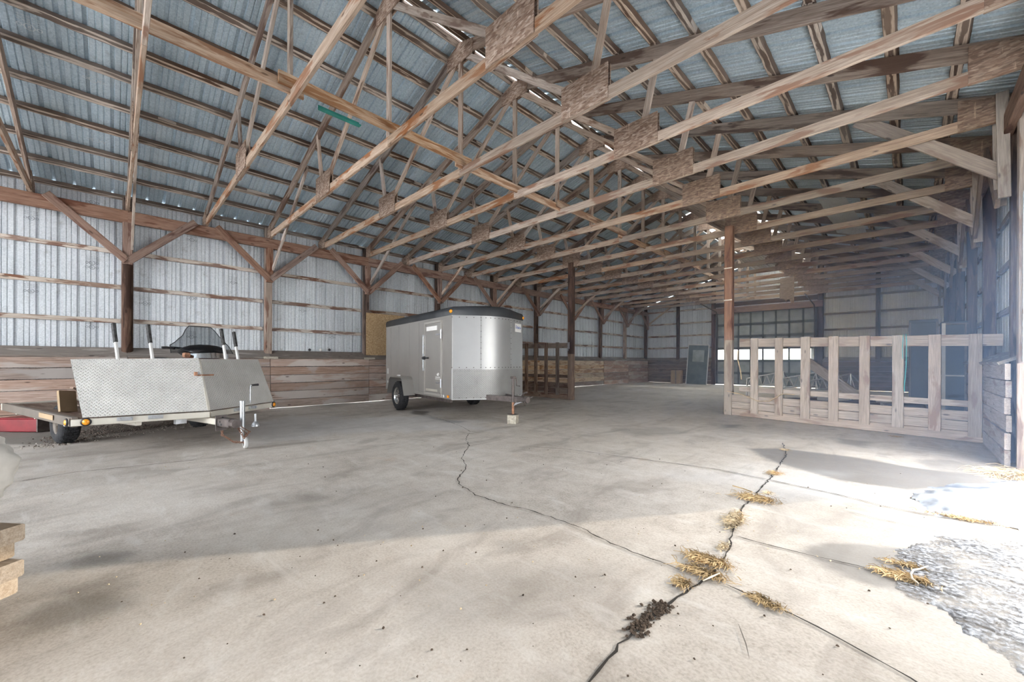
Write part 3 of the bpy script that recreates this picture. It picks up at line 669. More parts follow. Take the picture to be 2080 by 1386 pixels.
# haze volume added for the bluish lens flare veil along the right side
hz = bpy.data.materials.new('flare_haze'); hz.use_nodes = True; hn = hz.node_tree
hn.nodes.remove(hn.nodes['Principled BSDF']); vs_ = hn.nodes.new('ShaderNodeVolumeScatter')
vs_.inputs['Color'].default_value = (0.4, 0.6, 1.0, 1); vs_.inputs['Density'].default_value = 0.042; vs_.inputs['Anisotropy'].default_value = 0.35
hn.links.new(vs_.outputs[0], hn.nodes['Material Output'].inputs['Volume'])
m = MB(); m.box((-1.5, 13.0, 2.02), (4.5, 17.8, 4.0)); tag(m.build('haze', hz), 'bluish haze added for the lens flare veil along the right wall', 'haze', None, 'stuff')

# ------------------------------------------------------------------ roof trusses
ORD = ['first', 'second', 'third', 'fourth', 'fifth', 'sixth', 'seventh', 'eighth', 'ninth', 'tenth', 'eleventh', 'twelfth', 'thirteenth', 'fourteenth', 'fifteenth', 'sixteenth', 'seventeenth', 'eighteenth', 'nineteenth', 'twentieth', 'last']
HW = XC - XL
def rz(d, o=0.135): return o + SL * d
def make_truss():
    Y0 = Tk(-3); r = empty('roof_truss', T(XC, Y0, ZC))
    P = lambda x, z, y=0.0: V((XC + x, Y0 + y, ZC + z))
    for s in (-1, 1):
        beam('top_chord', P(s * (HW - .03), rz(.03)), P(s * .005, rz(HW)), .04, .184, 'truss', r, (0, 0, 1), 0.003, s)
        beam('bottom_chord', P(s * (HW - .06), .0675), P(s * .002, .0675), .04, .135, 'chord', r)
        beam('web', P(s * 2.30, .16), P(s * .07, rz(HW - .4)), .038, .09, 'web', r, (0, 0, 1))
        beam('web', P(s * 2.42, .16), P(s * 2.66, rz(HW - 2.66) + .02), .038, .09, 'web', r, (s, 0, 0))
        for f in (-1, 1):
            m = MB(); mw = Matrix(((1, 0, 0, XC), (0, 0, -1, Y0), (0, 1, 0, ZC), (0, 0, 0, 1)))
            y = f * .0265
            m.prism([(-.32, -.0), (.32, -.0), (.32, .40), (-.32, .40)], -.0065, .0065); m.build('gusset_plate', M['gusset'], r, mw @ T(s * 2.34, 0, y))
            m = MB(); hl = .42 if s < 0 else .6
            q = [(-hl, 0), (0, 0), (0, .21), (-hl, .20 + SL * hl)]
            if s < 0: q = [(-a, b) for a, b in q][::-1]
            m.prism(q, -.0065, .0065); m.build('heel_plate', M['gusset'], r, mw @ T(s * (HW - .03), 0, y))
    for f in (-1, 1):
        m = MB(); m.prism([(-.32, 1.78), (.32, 1.78), (.32, 2.0), (0, 2.1), (-.32, 2.0)], -.0065, .0065)
        m.build('apex_plate', M['gusset'], r, Matrix(((1, 0, 0, XC), (0, 0, -1, Y0 + f * .0265), (0, 1, 0, ZC), (0, 0, 0, 1))))
    beam('king_post', P(0, .02), P(0, rz(HW) - .02), .037, .09, 'web', r, (1, 0, 0))
    return r
TR0 = make_truss()
for k in range(-3, 18):
    o = copy_tree(TR0, T(XC, Tk(k), ZC)) if k > -3 else TR0
    if k < -1: lb = 'timber roof truss over the near end of the barn, ' + ('outermost' if k == -3 else 'next to outermost')
    elif k == -1: lb = 'brown timber roof truss at the upper left corner above the flat trailer'
    elif k == 17: lb = 'timber roof truss farthest from the camera, just before the far wall'
    else: lb = 'timber roof truss with plywood plates, %s counting away from the round left wall post' % ORD[k]
    tag(o, lb, 'roof truss', 'roof trusses along the barn')

# ------------------------------------------------------------------ wall posts with their braces
def left_post(k):
    y = Tk(k); n = k // 2
    r = empty('wall_post', T(-10.93, y, 1.3))
    if k == 0:
        m = MB(); m.tube([(0, 0, 0), (1.82, 0, 0)], .085, 20); m.build('round_pole', M['post'], r, frame((-10.9, y, 1.30), (0, 0, 1), (1, 0, 0)))
        beam('post', (-10.93, y, 3.05), (-10.93, y, 4.35), .15, .14, 'post', r, (1, 0, 0))
    else:
        beam('post', (-10.93, y, 1.26), (-10.93, y, 4.35), .15, .14, ('postpale', 'post', 'post', 'post', 'post', 'post', 'post', 'postpale', 'post')[n - 1], r, (1, 0, 0))
    beam('post_scab', (-10.812, y, 3.04), (-10.812, y, 3.85), .14, .085, 'beam', r, (1, 0, 0))
    for s in (-1, 1):
        if k == 18 and s > 0: continue
        beam('knee_brace', (-10.745, y + s * .015, 3.10), (-10.745, y + s * 1.04, 4.10), .135, .042, 'beam', r, (1, 0, 0))
    beam('truss_brace', (-10.78, y + .062, 3.36), (-8.40, y + .062, 4.99), .038, .09, 'web', r)
    if n in (1, 2): m = MB(); m.box((-10.72, y, 1.235), (.13, .3, .05), None, .01); m.build('pad_block', M['concrete_block'], r)
    where = ('dark round pole of the left wall behind the flat trailer', 'square pale left wall post right of the snowmobile', 'square dark left wall post at the edge of the particle board',
             'left wall post above the black roof of the enclosed trailer, nearest one', 'second left wall post rising behind the enclosed trailer', 'left wall post just right of the enclosed trailer', 'left wall post hidden behind the inner gate post',
             'third from last left wall post before the far corner', 'grey left wall post, next to the far corner post', 'corner post where left and far walls meet')[n]
    tag(r, where + ', with wooden braces', 'post', 'posts of the long left wall')
for k in range(0, 19, 2): left_post(k)
def right_post(k):
    y = Tk(k); r = empty('wall_post', T(.93, y, 0))
    beam('post', (.93, y, 0.0 if k == 6 else 1.2), (.93, y, 4.35), .15, .14, 'post', r, (1, 0, 0))
    for s in (-1, 1):
        if k == 6 and s < 0: continue
        beam('knee_brace', (.765, y + s * .015, 3.10), (.765, y + s * 1.04, 4.10), .135, .042, 'gate', r, (1, 0, 0))
    beam('truss_brace', (.86, y + .065, 3.42), (-.52, y + .065, 4.66), .04, .16, 'fence', r)
    if k <= 10:
        for q in (-.16, .14): beam('hanging_scab', (.80, y + q, 2.95 + abs(q)), (.78, y + q, 4.35), .04, .1, 'fence', r, (1, 0, 0))
    tag(r, 'right wall post with a slanting brace to the roof, %s from the doorway' % ORD[(k - 6) // 2], 'post', 'posts of the right wall')
for k in range(6, 18, 2): right_post(k)

# ------------------------------------------------------------------ inner posts and slatted fences
P1 = V((-2.83, 9.72, 0)); P2 = V((-7.32, 9.93, 0))
r = empty('support_post', T(P1)); beam('shaft', P1 + V((0, 0, 1.66)), P1 + V((0, 0, 4.20)), .165, .165, 'beam', r, (0, 1, 0)); beam('worn_lower_shaft', P1, P1 + V((0, 0, 1.66)), .165, .165, 'fence', r, (0, 1, 0))
for z in (3.26, 2.55): m = MB(); m.box((P1.x, P1.y - .084, z), (.168, .01, .022)); m.build('pale_band', M['white'], r)
tag(r, 'tall square red brown post at the left end of the grey slatted fence', 'post')
r = empty('support_post', T(P2)); beam('shaft', P2 + V((0, 0, 1.4)), P2 + V((0, 0, 4.20)), .165, .165, 'post', r, (0, 1, 0)); beam('worn_lower_shaft', P2, P2 + V((0, 0, 1.4)), .165, .165, 'gate', r, (0, 1, 0))
m = MB(); m.box((P2.x - .03, P2.y - .09, 1.66), (.07, .02, .2)); m.box((P2.x - .05, P2.y - .1, 1.55), (.03, .03, .1)); m.build('hinge_plate', M['zinc'], r)
tag(r, 'tall dark square post at the right end of the brown slatted gate', 'post')

FA, FB = V((-2.83, 9.70, 0)), V((1.0, 8.90, 0)); FD = (FB - FA).normalized(); FN = V((FD.y, -FD.x, 0))   # FN faces the camera
def onF(x, y, off=0.0):
    d = ray(x, y); o = FA + FN * off
    t = (o.x * FN.x + o.y * FN.y) / (d.x * FN.x + d.y * FN.y); p = V((d.x * t, d.y * t, CAMH + d.z * t)); return (p - FA).dot(FD), p.z
def fp(s, z, off=0.0): p = FA + FD * s + FN * off; return V((p.x, p.y, z))
FE = empty('slatted_fence', T(FA))
def rail(name, pa, pb, th_px, off, mt, wd=.04):
    s0, za = onF(*pa, off); s1, zb = onF(*pb, off); _, zc = onF(pa[0], pa[1] + th_px[0], off); _, zd = onF(pb[0], pb[1] + th_px[1], off)
    th = ((za - zc) + (zb - zd)) / 2
    return beam(name, fp(s0, (za + zc) / 2, off), fp(s1, (zb + zd) / 2, off), wd, th, mt, FE, (0, 0, 1), .003)
rail('top_rail', (1503, 689), (2038, 678), (16, 25), .03, 'fence')
rail('middle_rail', (1502, 785.5), (1975, 815), (9.5, 13), .03, 'fence')
for j, (za, zb) in enumerate(((.005, .155), (.16, .305), (.31, .455))):
    beam('low_board', fp(.1, (za + zb) / 2 , .03), fp(3.86, (za + zb) / 2 - .0, .03), .04, zb - za, 'fence', FE, (0, 0, 1), .004, j)
for i, (a, b, yt, yb) in enumerate(((1525, 1540, 688, 840), (1574, 1590, 687, 844), (1626, 1645, 685, 850), (1683, 1703, 684, 855), (1745.5, 1767, 683, 862), (1812, 1836, 682, 868), (1886, 1912, 680.5, 875), (1967, 1996, 679, 888))):
    s0, zt = onF(a, yt, .07); s1, _ = onF(b, yt, .07); _, zb = onF((a + b) / 2, yb, .07)
    sm = (s0 + s1) / 2
    beam('slat', fp(sm, max(zb, .02), .07), fp(sm + R.uniform(-.01, .01), zt, .07), s1 - s0, .038, 'fence', FE, FN, .003, i)
tag(FE, 'weathered grey wooden fence with eight upright slats before the dark corner', 'fence')
# turquoise rope and loose wire on the fence
s0, z0 = onF(1839, 681, .13); m = MB()
m.tube([fp(s0, z0 + .02, .1), fp(s0 + .015, z0 - .1, .135), fp(s0 + .01, z0 - .5, .13), fp(s0 - .012, z0 - .84, .125), fp(s0 - .01, z0 - .9, .125)], .005, 6)
m.tube([fp(s0 - .03, z0 + .01, .1), fp(s0 - .035, z0 - .2, .13), fp(s0 - .03, z0 - .38, .13)], .004, 6)
tag(m.build('hanging_rope', M['rope'], None), 'thin turquoise rope hanging from the top rail of the grey fence', 'rope')
m = MB(); s0, z0 = onF(1500, 712, .0); m.tube([fp(s0, z0, .02), fp(s0 + .01, z0 - .2, .05), fp(s0 + .03, z0 - .45, -.03), fp(s0 + .08, z0 - .64, .03)], .012, 6)
tag(m.build('dangling_strip', M['strawpale'], None), 'pale thin strip dangling beside the red brown post above the rail', 'strip')
m = MB(); s0, z0 = onF(1478, 795, .1); m.tube([fp(s0, z0, .12), fp(s0 + .3, z0 - .05, .1), fp(s0 + .62, z0 - .16, .12), fp(s0 + .85, z0 - .15, .13), fp(s0 + 1.1, z0 + .02, .12), fp(s0 + 1.3, z0 + .02, .125)], .008, 6)
tag(m.build('loose_wire', M['strawpale'], None), 'bent pale wire looped across the lower left of the grey fence', 'wire')

GE = empty('slatted_gate', T(-7.4, 9.87, 0)); Y = 9.88
beam('top_rail', (-10.0, Y, 1.70), (-7.42, Y, 1.665), .04, .16, 'gate', GE)
beam('middle_rail', (-10.0, Y + .02, .70), (-7.42, Y + .02, .71), .04, .10, 'gate', GE)
beam('middle_rail', (-10.0, Y - .01, .58), (-7.42, Y - .01, .57), .04, .10, 'plankpale', GE)
for j in range(3): beam('low_board', (-10.0, Y, .09 + .17 * j), (-7.4, Y, .09 + .17 * j), .04, .165, 'gate', GE, (0, 0, 1), .004, j)
for x in (-9.52, -9.10, -8.68, -8.24, -7.78): beam('slat', (x, Y - .045, .12), (x, Y - .045, 1.77), .13, .04, 'gate', GE, (0, -1, 0), .003)
tag(GE, 'brown slatted wooden gate between enclosed trailer and inner post', 'gate')

# ------------------------------------------------------------------ wheels
def wheel(parent, c, rad, wd, rimr, side, spokes=5, name='wheel', rim='chrome', turned=1):
    """axle along local Y of the parent, side = +1: outer face towards +Y"""
    mw = MW[parent.name] @ T(*c)
    m = MB(); h = wd / 2
    m.lathe([(rimr, -h * .8), (rimr + .02, -h), (rad - .05, -h), (rad - .015, -h * .8), (rad, -h * .55), (rad, h * .55), (rad - .015, h * .8), (rad - .05, h), (rimr + .02, h), (rimr, h * .8)], 36)
    for k in range(40):
        a = 2 * PI * k / 40
        for q in (-1, 0, 1):
            m.box((rad + .003, q * h * .42 + (.01 if k % 2 else -.01), 0), (.012, h * .3, .03), Matrix.Rotation(-a, 4, 'Y'))
    wq = m.build(name, M['rubber'], parent, mw)
    m = MB(); m.lathe([(rimr + .012, side * h * .85), (rimr - .012, side * h * .9), (rimr - .025, side * h * .45), (rimr - .02, -side * h * .8)], 30)
    m.lathe([(0, side * h * .62), (.035, side * h * .62), (.042, side * h * .5), (.042, side * h * .2), (rimr - .02, side * h * .05)], 20)
    for k in range(spokes):
        a = 2 * PI * k / spokes
        for q in (-.14, .14):
            m.box(((rimr) * .53, side * h * .5, 0), (rimr * .9, .025, .026), Matrix.Rotation(-a - q, 4, 'Y'))
    m.build('rim', M[rim], wq, mw)
    return wq

# ------------------------------------------------------------------ enclosed trailer
FLc = V((-6.29, 4.66, 0)); CG = empty('enclosed_trailer', T(FLc) @ RZ(math.radians(-8.1)))
mw = MW[CG.name]; MIR[0] = mw; L, W, Z0, Z1 = 3.65, 1.75, .42, 2.07
def nose(off=0.0, fr=.42):
    a, b, c = V((0 + off, 0 + off * .5)), V((fr + off, -W / 2)), V((0 + off, -W - off * .5))
    pts = [a]
    ea, eb = b.lerp(a, .42), b.lerp(c, .42)
    for i in range(9):
        q = i / 8; pts.append(ea * (1 - q) ** 2 + b * 2 * q * (1 - q) + eb * q * q)
    pts.append(c); return [(p.x, p.y) for p in pts]
np_ = nose(); body = np_ + [(-L, -W), (-L, 0)]
m = MB(); m.prism(body[::-1], Z0, Z1); m.build('body', M['silver'], CG, mw)
def band(name, off, z0, z1, mat, th=.006, pts=None):
    p = pts or nose(off); n = len(p); vs = []; fs = []
    for x, y in p: vs += [(x, y, z0), (x, y, z1)]
    for i in range(n - 1): fs.append((2 * i, 2 * i + 2, 2 * i + 3, 2 * i + 1)[::-1])
    m = MB(); m.add(vs, fs, None, True); o = m.build(name, mat, CG, mw); return o
band('nose_panel', .004, 1.0, Z1, M['alu']); band('stone_guard', .008, Z0, 1.02, M['tread2'])
band('seam_trim', .012, 1.01, 1.03, M['alu']); band('bottom_trim', .012, Z0 - .01, Z0 + .015, M['alu'])
pn = nose(.012); m = MB()
for (x, y), (x2, y2) in zip(pn[:-1], pn[1:]):
    if abs(y) < 1e-6 or True:
        n = max(1, int(math.hypot(x2 - x, y2 - y) / .13))
        for i in range(n):
            for z in (1.045, Z0 + .03, Z1 - .04): m.box((x + (x2 - x) * i / n, y + (y2 - y) * i / n, z), (.012, .014, .014))
for i in range(9):
    for q in (1, 9): m.box((pn[q][0] + .002, pn[q][1], 1.1 + i * .11), (.01, .012, .012))
m.build('rivets', M['darksteel'], CG, mw)
m = MB()
for q in (1, 9): m.box((pn[q][0] - .004, pn[q][1], (1.03 + Z1) / 2), (.012, .012, Z1 - 1.03))
m.box((.01, .004, (Z0 + 1.02) / 2), (.03, .03, 1.02 - Z0)); m.box((.003, -.003, (1.02 + Z1) / 2), (.02, .02, Z1 - 1.02)); m.build('corner_trim', M['alu'], CG, mw)
# black rounded roof
m = MB(); rings = []
for off, z in ((.015, Z1), (.02, Z1 + .09), (.0, Z1 + .14), (-.07, Z1 + .175), (-.3, Z1 + .19)):
    p = nose(off); p = p + [(-L - off, -W - off * .5), (-L - off, off * .5)]
    if off < 0: p = [(x if i < len(p) - 2 else -L - off, max(min(y, off), -W - off)) for i, (x, y) in enumerate(p)]
    rings.append([(x, y, z + .03 * max(0, 1 - ((y + W / 2) / (W / 2)) ** 2) * (1 if z > Z1 + .1 else 0)) for x, y in p])
n = len(rings[0]); vs = [q for r_g in rings for q in r_g]; fs = []
for i in range(len(rings) - 1):
    for k in range(n): q = (k + 1) % n; fs.append((i * n + k, (i + 1) * n + k, (i + 1) * n + q, i * n + q))
fs.append(tuple(range((len(rings) - 1) * n, len(rings) * n))[::-1]); m.add(vs, fs, None, True); m.build('roof', M['roofcap'], CG, mw)
# side seams, lower rail
m = MB()
for x in (-1.55, -2.1, -2.75, -3.3, -3.64): m.box((x, .003, (Z0 + Z1) / 2), (.018, .008, Z1 - Z0))
m.box((-L / 2, .004, Z1 - .015), (L, .012, .03)); m.box((-L / 2, .006, Z0 + .03), (L, .014, .06)); m.build('side_trim', M['silver'], CG, mw)
# door
D = MB(); D.box((-.81, .008, 1.22), (.74, .016, 1.40), None, .004); dr = D.build('side_door', M['silver'], CG, mw)
m = MB()
for c, sz in (((-.42, .012, 1.23), (.045, .026, 1.56)), ((-1.2, .012, 1.23), (.045, .026, 1.56)), ((-.81, .012, 1.99), (.82, .026, .045)), ((-.81, .012, .475), (.82, .026, .05))): m.box(c, sz, None, .004)
m.build('door_frame', M['doortrim'], CG, mw)
m = MB(); m.box((-.86, .018, 1.86), (.5, .006, .09)); m.build('label_strip', M['white'], dr, mw)
m = MB(); m.box((-.86, .018, .555), (.55, .006, .05)); m.build('kick_strip', M['aluframe'], dr, mw)
for z in (1.72, .72):
    m = MB(); m.box((-.52, .026, z), (.24, .012, .035), None, .004); m.tube([(-.40, .035, z - .09), (-.40, .035, z + .09)], .018, 8); m.build('hinge', M['zinc'], CG, mw)
m = MB(); m.tube([(-1.235, .04, .98), (-1.235, .04, 1.72)], .013, 8)
for z in (.98, 1.3, 1.5, 1.72): m.box((-1.235, .025, z), (.05, .05, .045), None, .006)
m.build('latch_bar', M['zinc'], CG, mw)
m = MB(); m.box((-1.12, .05, 1.235), (.3, .022, .03), None, .006); m.box((-1.2, .035, 1.235), (.05, .05, .07), None, .008); m.build('latch_handle', M['black'], CG, mw)
# emblem and two lines of lettering-like print low on the door, sticker on the nose
m = MB(); m.prism([(-.62, .90), (-.55, .93), (-.50, .90), (-.56, .885), (-.52, .86), (-.60, .87)], .0, .002, Matrix(((1, 0, 0, 0), (0, 0, -1, .018), (0, 1, 0, 0), (0, 0, 0, 1))))
for i in range(6): m.box((-.49 - i * .035, .0175, .835), (.022, .002, .02))
for i in range(8): m.box((-.47 - i * .03, .0175, .80), (.018, .002, .012))
m.build('door_emblem', M['white'], dr, mw)
a, b = V(pn[9] + (0,)), V(pn[10] + (0,)); dn = (b - a).normalized(); nn = V((-dn.y, dn.x, 0)); 
st = MB(); ctr = a.lerp(b, .55); ey = V((0, 0, 1))
def onnose(u, z, o=.008): p = ctr + dn * u + V((dn.y, -dn.x, 0)) * (-o if V((dn.y, -dn.x, 0)).x < 0 else o); return (p.x, p.y, z)
st.add([onnose(-.15, 1.80), onnose(.15, 1.80), onnose(.15, 1.98), onnose(-.15, 1.98)], [(0, 1, 2, 3)]); sk = st.build('sticker', M['white'], CG, mw)
st = MB()
for i, (u, h, wq) in enumerate(((-.12, .07, .02), (-.09, .03, .012), (-.055, .055, .022), (-.02, .04, .02), (.01, .04, .02), (.04, .055, .014), (.068, .04, .02), (.1, .035, .02))):
    st.add([onnose(u, 1.87, .012), onnose(u + wq, 1.87, .012), onnose(u + wq + .01, 1.87 + h, .012), onnose(u + .01, 1.87 + h, .012)], [(0, 1, 2, 3)])
st.build('sticker_print', M['blue'], sk, mw)
# lights and reflectors
m = MB(); m.lathe([(0, .024), (.026, .018), (.036, 0), (.036, -.01)], 14, T(-.02, .02, Z1 + .075) @ Matrix.Scale(1.35, 4, (1, 0, 0)), True); m.build('marker_light', M['amber'], CG, mw)
m = MB(); m.lathe([(0, .024), (.026, .018), (.036, 0)], 14, T(.02, -W, Z1 + .06) @ RZ(-PI / 2), True); m.build('marker_light', M['amber'], CG, mw)
for x, mt in ((-.12, 'amber'), (-.3, 'greyplastic'), (-.42, 'white')): m = MB(); m.box((x, .018, Z0 + .05), (.07, .008, .05), None, .01); m.build('reflector', M[mt], CG, mw)
for x, z in ((-3.5, .9), (-3.52, .62)): m = MB(); m.box((x, .006, z), (.09, .006, .14 if z > .8 else .06), None, .002); m.build('side_sticker', M['greyplastic'], CG, mw)
# fender
for sd, y0 in ((1, 0.0), (-1, -W)):
    pr = [(-2.84, .40), (-2.70, .74), (-2.62, .80), (-1.98, .80), (-1.90, .74), (-1.76, .40)]
    vs = []; fs = []
    for x, z in pr: vs += [(x, y0, z), (x, y0 + sd * .27, z), (x, y0, z - .018), (x, y0 + sd * .27, z - .018)]
    for i in range(5):
        a = 4 * i; fs += [(a, a + 1, a + 5, a + 4), (a + 2, a + 6, a + 7, a + 3), (a + 1, a + 3, a + 7, a + 5), (a, a + 4, a + 6, a + 2)]
    m = MB(); m.add(vs, fs); m.build('fender', M['silver'], CG, mw)
m = MB(); m.box((-2.3, .18, .825), (.1, .05, .03), None, .006); m.build('fender_light', M['white'], CG, mw)
wheel(CG, (-2.3, .14, .345), .335, .2, .19, 1); wheel(CG, (-2.3, -W - .14, .345), .335, .2, .19, -1)
m = MB(); m.tube([(-2.3, .1, .345), (-2.3, -W - .1, .345)], .035, 8); m.build('axle', M['darksteel'], CG, mw)
m = MB(); m.box((-1.95, -.12, Z0 - .04), (3.4, .06, .09)); m.box((-1.95, -W + .12, Z0 - .04), (3.4, .06, .09)); m.build('frame_rail', M['darksteel'], CG, mw)
# tongue, coupler and jack
m = MB()
for y in (-.52, -W + .52):
    pa, pb = V((-.1, y, .455)), V((1.0, -.855 if y > -.87 else -.885, .455)); m.add(*(lambda q: (q.v, q.f))(MB().box((0, 0, 0), ((pb - pa).length, .06, .1), frame((pa + pb) / 2, pb - pa))))
m.build('tongue', M['darksteel'], CG, mw)
m = MB(); m.box((1.05, -.87, .47), (.28, .09, .1), None, .015); m.box((1.22, -.87, .46), (.12, .1, .11), None, .03); m.tube([(1.1, -.87, .52), (1.16, -.87, .58), (1.24, -.87, .6)], .016, 6); m.tube([(1.2, -.92, .47), (1.28, -.98, .52)], .014, 6); m.tube([(1.22, -.83, .45), (1.3, -.78, .38)], .016, 6); m.build('coupler', M['darksteel'], CG, mw)
JX, JYc = .92, -.80
m = MB(); m.tube([(JX, JYc, .40), (JX, JYc, .86)], .028, 12); m.box((JX, JYc, .865), (.09, .06, .05), None, .008); m.tube([(JX, JYc - .03, .86), (JX + .02, JYc - .06, .86), (JX + .02, JYc - .07, .71), (JX + .03, JYc - .14, .70)], .011, 6); m.build('jack', M['darksteel'], CG, mw)
m = MB(); m.tube([(JX, JYc, .18), (JX, JYc, .42)], .024, 12); m.build('jack_leg', M['rust'], CG, mw)
m = MB(); m.box((JX, JYc, .172), (.16, .14, .012)); m.build('jack_foot', M['darksteel'], CG, mw)
def chain(m, pts, n, r=.014, t=.004):
    pts = [V(p) for p in pts]; cum = [0]
    for a, b in zip(pts[:-1], pts[1:]): cum.append(cum[-1] + (b - a).length)
    for i in range(n):
        s = cum[-1] * (i + .5) / n; j = max(q for q in range(len(cum) - 1) if cum[q] <= s); u = (s - cum[j]) / (cum[j + 1] - cum[j])
        p = pts[j].lerp(pts[j + 1], u); d = (pts[j + 1] - pts[j]).normalized(); f = frame(p, d, V((0, 1, .2)) if i % 2 else V((.3, .2, 1)))
        k = [(r * 1.5 * math.cos(2 * PI * q / 8), r * .9 * math.sin(2 * PI * q / 8), 0) for q in range(8)]
        m.tube([f @ V(q) for q in k + k[:1]], t, 5, False)
m = MB(); chain(m, [(1.0, -.86, .45), (.98, -.83, .38), (.94, -.80, .34), (1.0, -.80, .37), (1.1, -.87, .42)], 12); m.build('safety_chain', M['zinc'], CG, mw)
tag(CG, 'silver enclosed cargo trailer with black roof, side door and tread plate nose', 'trailer')
MIR[0] = None; jp = mw @ V((JX, -JYc, 0)); m = MB(); m.box((0, 0, .083), (.17, .17, .166), None, .006)
tag(m.build('concrete_block', M['concrete_block'], None, T(jp) @ RZ(math.radians(28))), 'small square concrete block under the jack of the silver trailer', 'block')

# ------------------------------------------------------------------ flat snowmobile trailer
TT = empty('flat_trailer', T(-6.67, -.33, 0) @ RZ(math.radians(16.05))); mw = MW[TT.name]; MIR[0] = mw; TW = 2.28; NX = .49
ab = [(0, 0), (NX, -TW / 2), (0, -TW)]
def bar(m, a, b, wd, th): m.add(*(lambda q: (q.v, q.f))(MB().box((0, 0, 0), ((V(b) - V(a)).length, wd, th), frame((V(a) + V(b)) / 2, V(b) - V(a)), min(wd, th) * .12)))
for a, b in ((ab[0], ab[1]), (ab[1], ab[2])):
    m = MB(); bar(m, (*a, .455), (*b, .455), .05, .075); m.build('front_beam', M['aluframe'], TT, mw)
    for q in (.28, .5):
        pa = V((*a, .47)).lerp(V((*b, .47)), q + .02); pb = V((*a, .47)).lerp(V((*b, .47)), q + .13); d = (pb - pa).normalized(); nrm = V((d.y, -d.x, 0)); nrm = nrm if nrm.x > 0 else -nrm
        m = MB(); bar(m, pa + nrm * .035, pb + nrm * .035, .02, .045)
        for u in (.15, .85): m.tube([pa.lerp(pb, u) + nrm * .04, pa.lerp(pb, u) + nrm * .062], .016, 8)
        m.build('panel_hinge', M['zinc'], TT, mw)
for y in (-.03, -TW + .03):
    m = MB(); bar(m, (.0, y, .46), (-3.05, y, .46), .05, .11); m.build('side_rail', M['bronze'], TT, mw)
m = MB(); bar(m, (-3.05, 0, .46), (-3.05, -TW, .46), .05, .1); m.build('rear_beam', M['aluframe'], TT, mw)
m = MB(); m.box((-.9, .004, .47), (.55, .004, .06)); m.build('worn_decal', M['cardboard'], TT, mw)
for x in (-.5, -1.7, -2.6): m = MB(); bar(m, (x, -.06, .40), (x, -TW + .06, .40), .05, .06); m.build('cross_member', M['aluframe'], TT, mw)
m = MB(); m.prism([(-3.02, -.05), (-.02, -.05), (NX - .06, -TW / 2), (-.02, -TW + .05), (-3.02, -TW + .05)][::-1], .468, .486); m.build('deck', M['gate'], TT, mw)
# tread plate shield, two leaning panels meeting in a crease
LB = .31; ZB, ZT = .505, 1.185
pb_ = [V((.0, -.09, ZB)), V((NX - .02, -TW / 2, ZB)), V((.0, -TW + .02, ZB))]; pt_ = [V((-LB, -.06, ZT)), V((NX - .06 - LB, -TW / 2 - .03, ZT)), V((-LB + .01, -TW + .10, ZT))]
for i, nm in ((0, 'left'), (1, 'right')):
    a, b, c, d = pb_[i], pb_[i + 1], pt_[i + 1], pt_[i]
    o = (a + b) / 2; ey = (b - a).normalized(); ez = ((d + c) / 2 - o); ez = (ez - ey * ez.dot(ey)).normalized(); ex = ey.cross(ez)
    f = Matrix(((ex.x, ey.x, ez.x, o.x), (ex.y, ey.y, ez.y, o.y), (ex.z, ey.z, ez.z, o.z), (0, 0, 0, 1))); fi = f.inverted()
    q = [fi @ p for p in (a, b, c, d)]; vs = [V((-.004, p.y, p.z)) for p in q] + [V((.004, p.y, p.z)) for p in q]
    m = MB(); m.add(vs, [(0, 3, 2, 1), (4, 5, 6, 7), (0, 1, 5, 4), (1, 2, 6, 5), (2, 3, 7, 6), (3, 0, 4, 7)])
    pn_ = m.build('shield_panel', M['tread'], TT, mw @ f)
    m = MB(); e = q
    Ly = e[1].y - e[0].y
    for u, vv in ((.04, .04), (.2, .03), (.36, .03), (.52, .03), (.68, .03), (.84, .03), (.97, .04), (.33, .16), (.57, .2), (.27, .82), (.5, .84)) if i == 0 else ((.05, .04), (.3, .04), (.6, .04), (.95, .04), (.85, .2)):
        p0 = e[0].lerp(e[1], u); p1 = e[3].lerp(e[2], u); p = p0.lerp(p1, vv); m.box((.006, p.y, p.z), (.006, .014, .014))
    m.build('bolts', M['darksteel'], pn_, mw @ f)
    # upright supports with dark sleeves
    for u, le in (((.345, .46), (.615, .46)) if i == 0 else ((.43, .47), (.64, .44))):
        p0 = d.lerp(c, u); up = (p0 - a.lerp(b, u)).normalized(); lean = V((-.26, .02, 1)).normalized()
        s = MB(); bar(s, p0 - lean * .12 + V((-.03, 0, 0)), p0 + lean * le * .52 + V((-.03, 0, 0)), .024, .042); so_ = s.build('support_arm', M['greyplastic'], TT, mw)
        s = MB(); bar(s, p0 + lean * le * .46 + V((-.03, 0, 0)), p0 + lean * le + V((-.03, 0, 0)), .032, .05); s.build('foam_sleeve', M['sleeve'], so_, mw)
m = MB(); bar(m, pb_[1] + V((.008, 0, 0)), pt_[1] + V((.008, 0, 0)), .03, .012); m.build('crease_strip', M['aluframe'], TT, mw)
cc = pb_[1].lerp(pt_[1], .68); m = MB(); bar(m, cc + V((.02, .06, 0)), cc + V((.0, -.14, .0)), .015, .02); m.box(cc + V((.0, .07, .02)), (.03, .03, .05)); m.build('shield_latch', M['rust'], TT, mw)
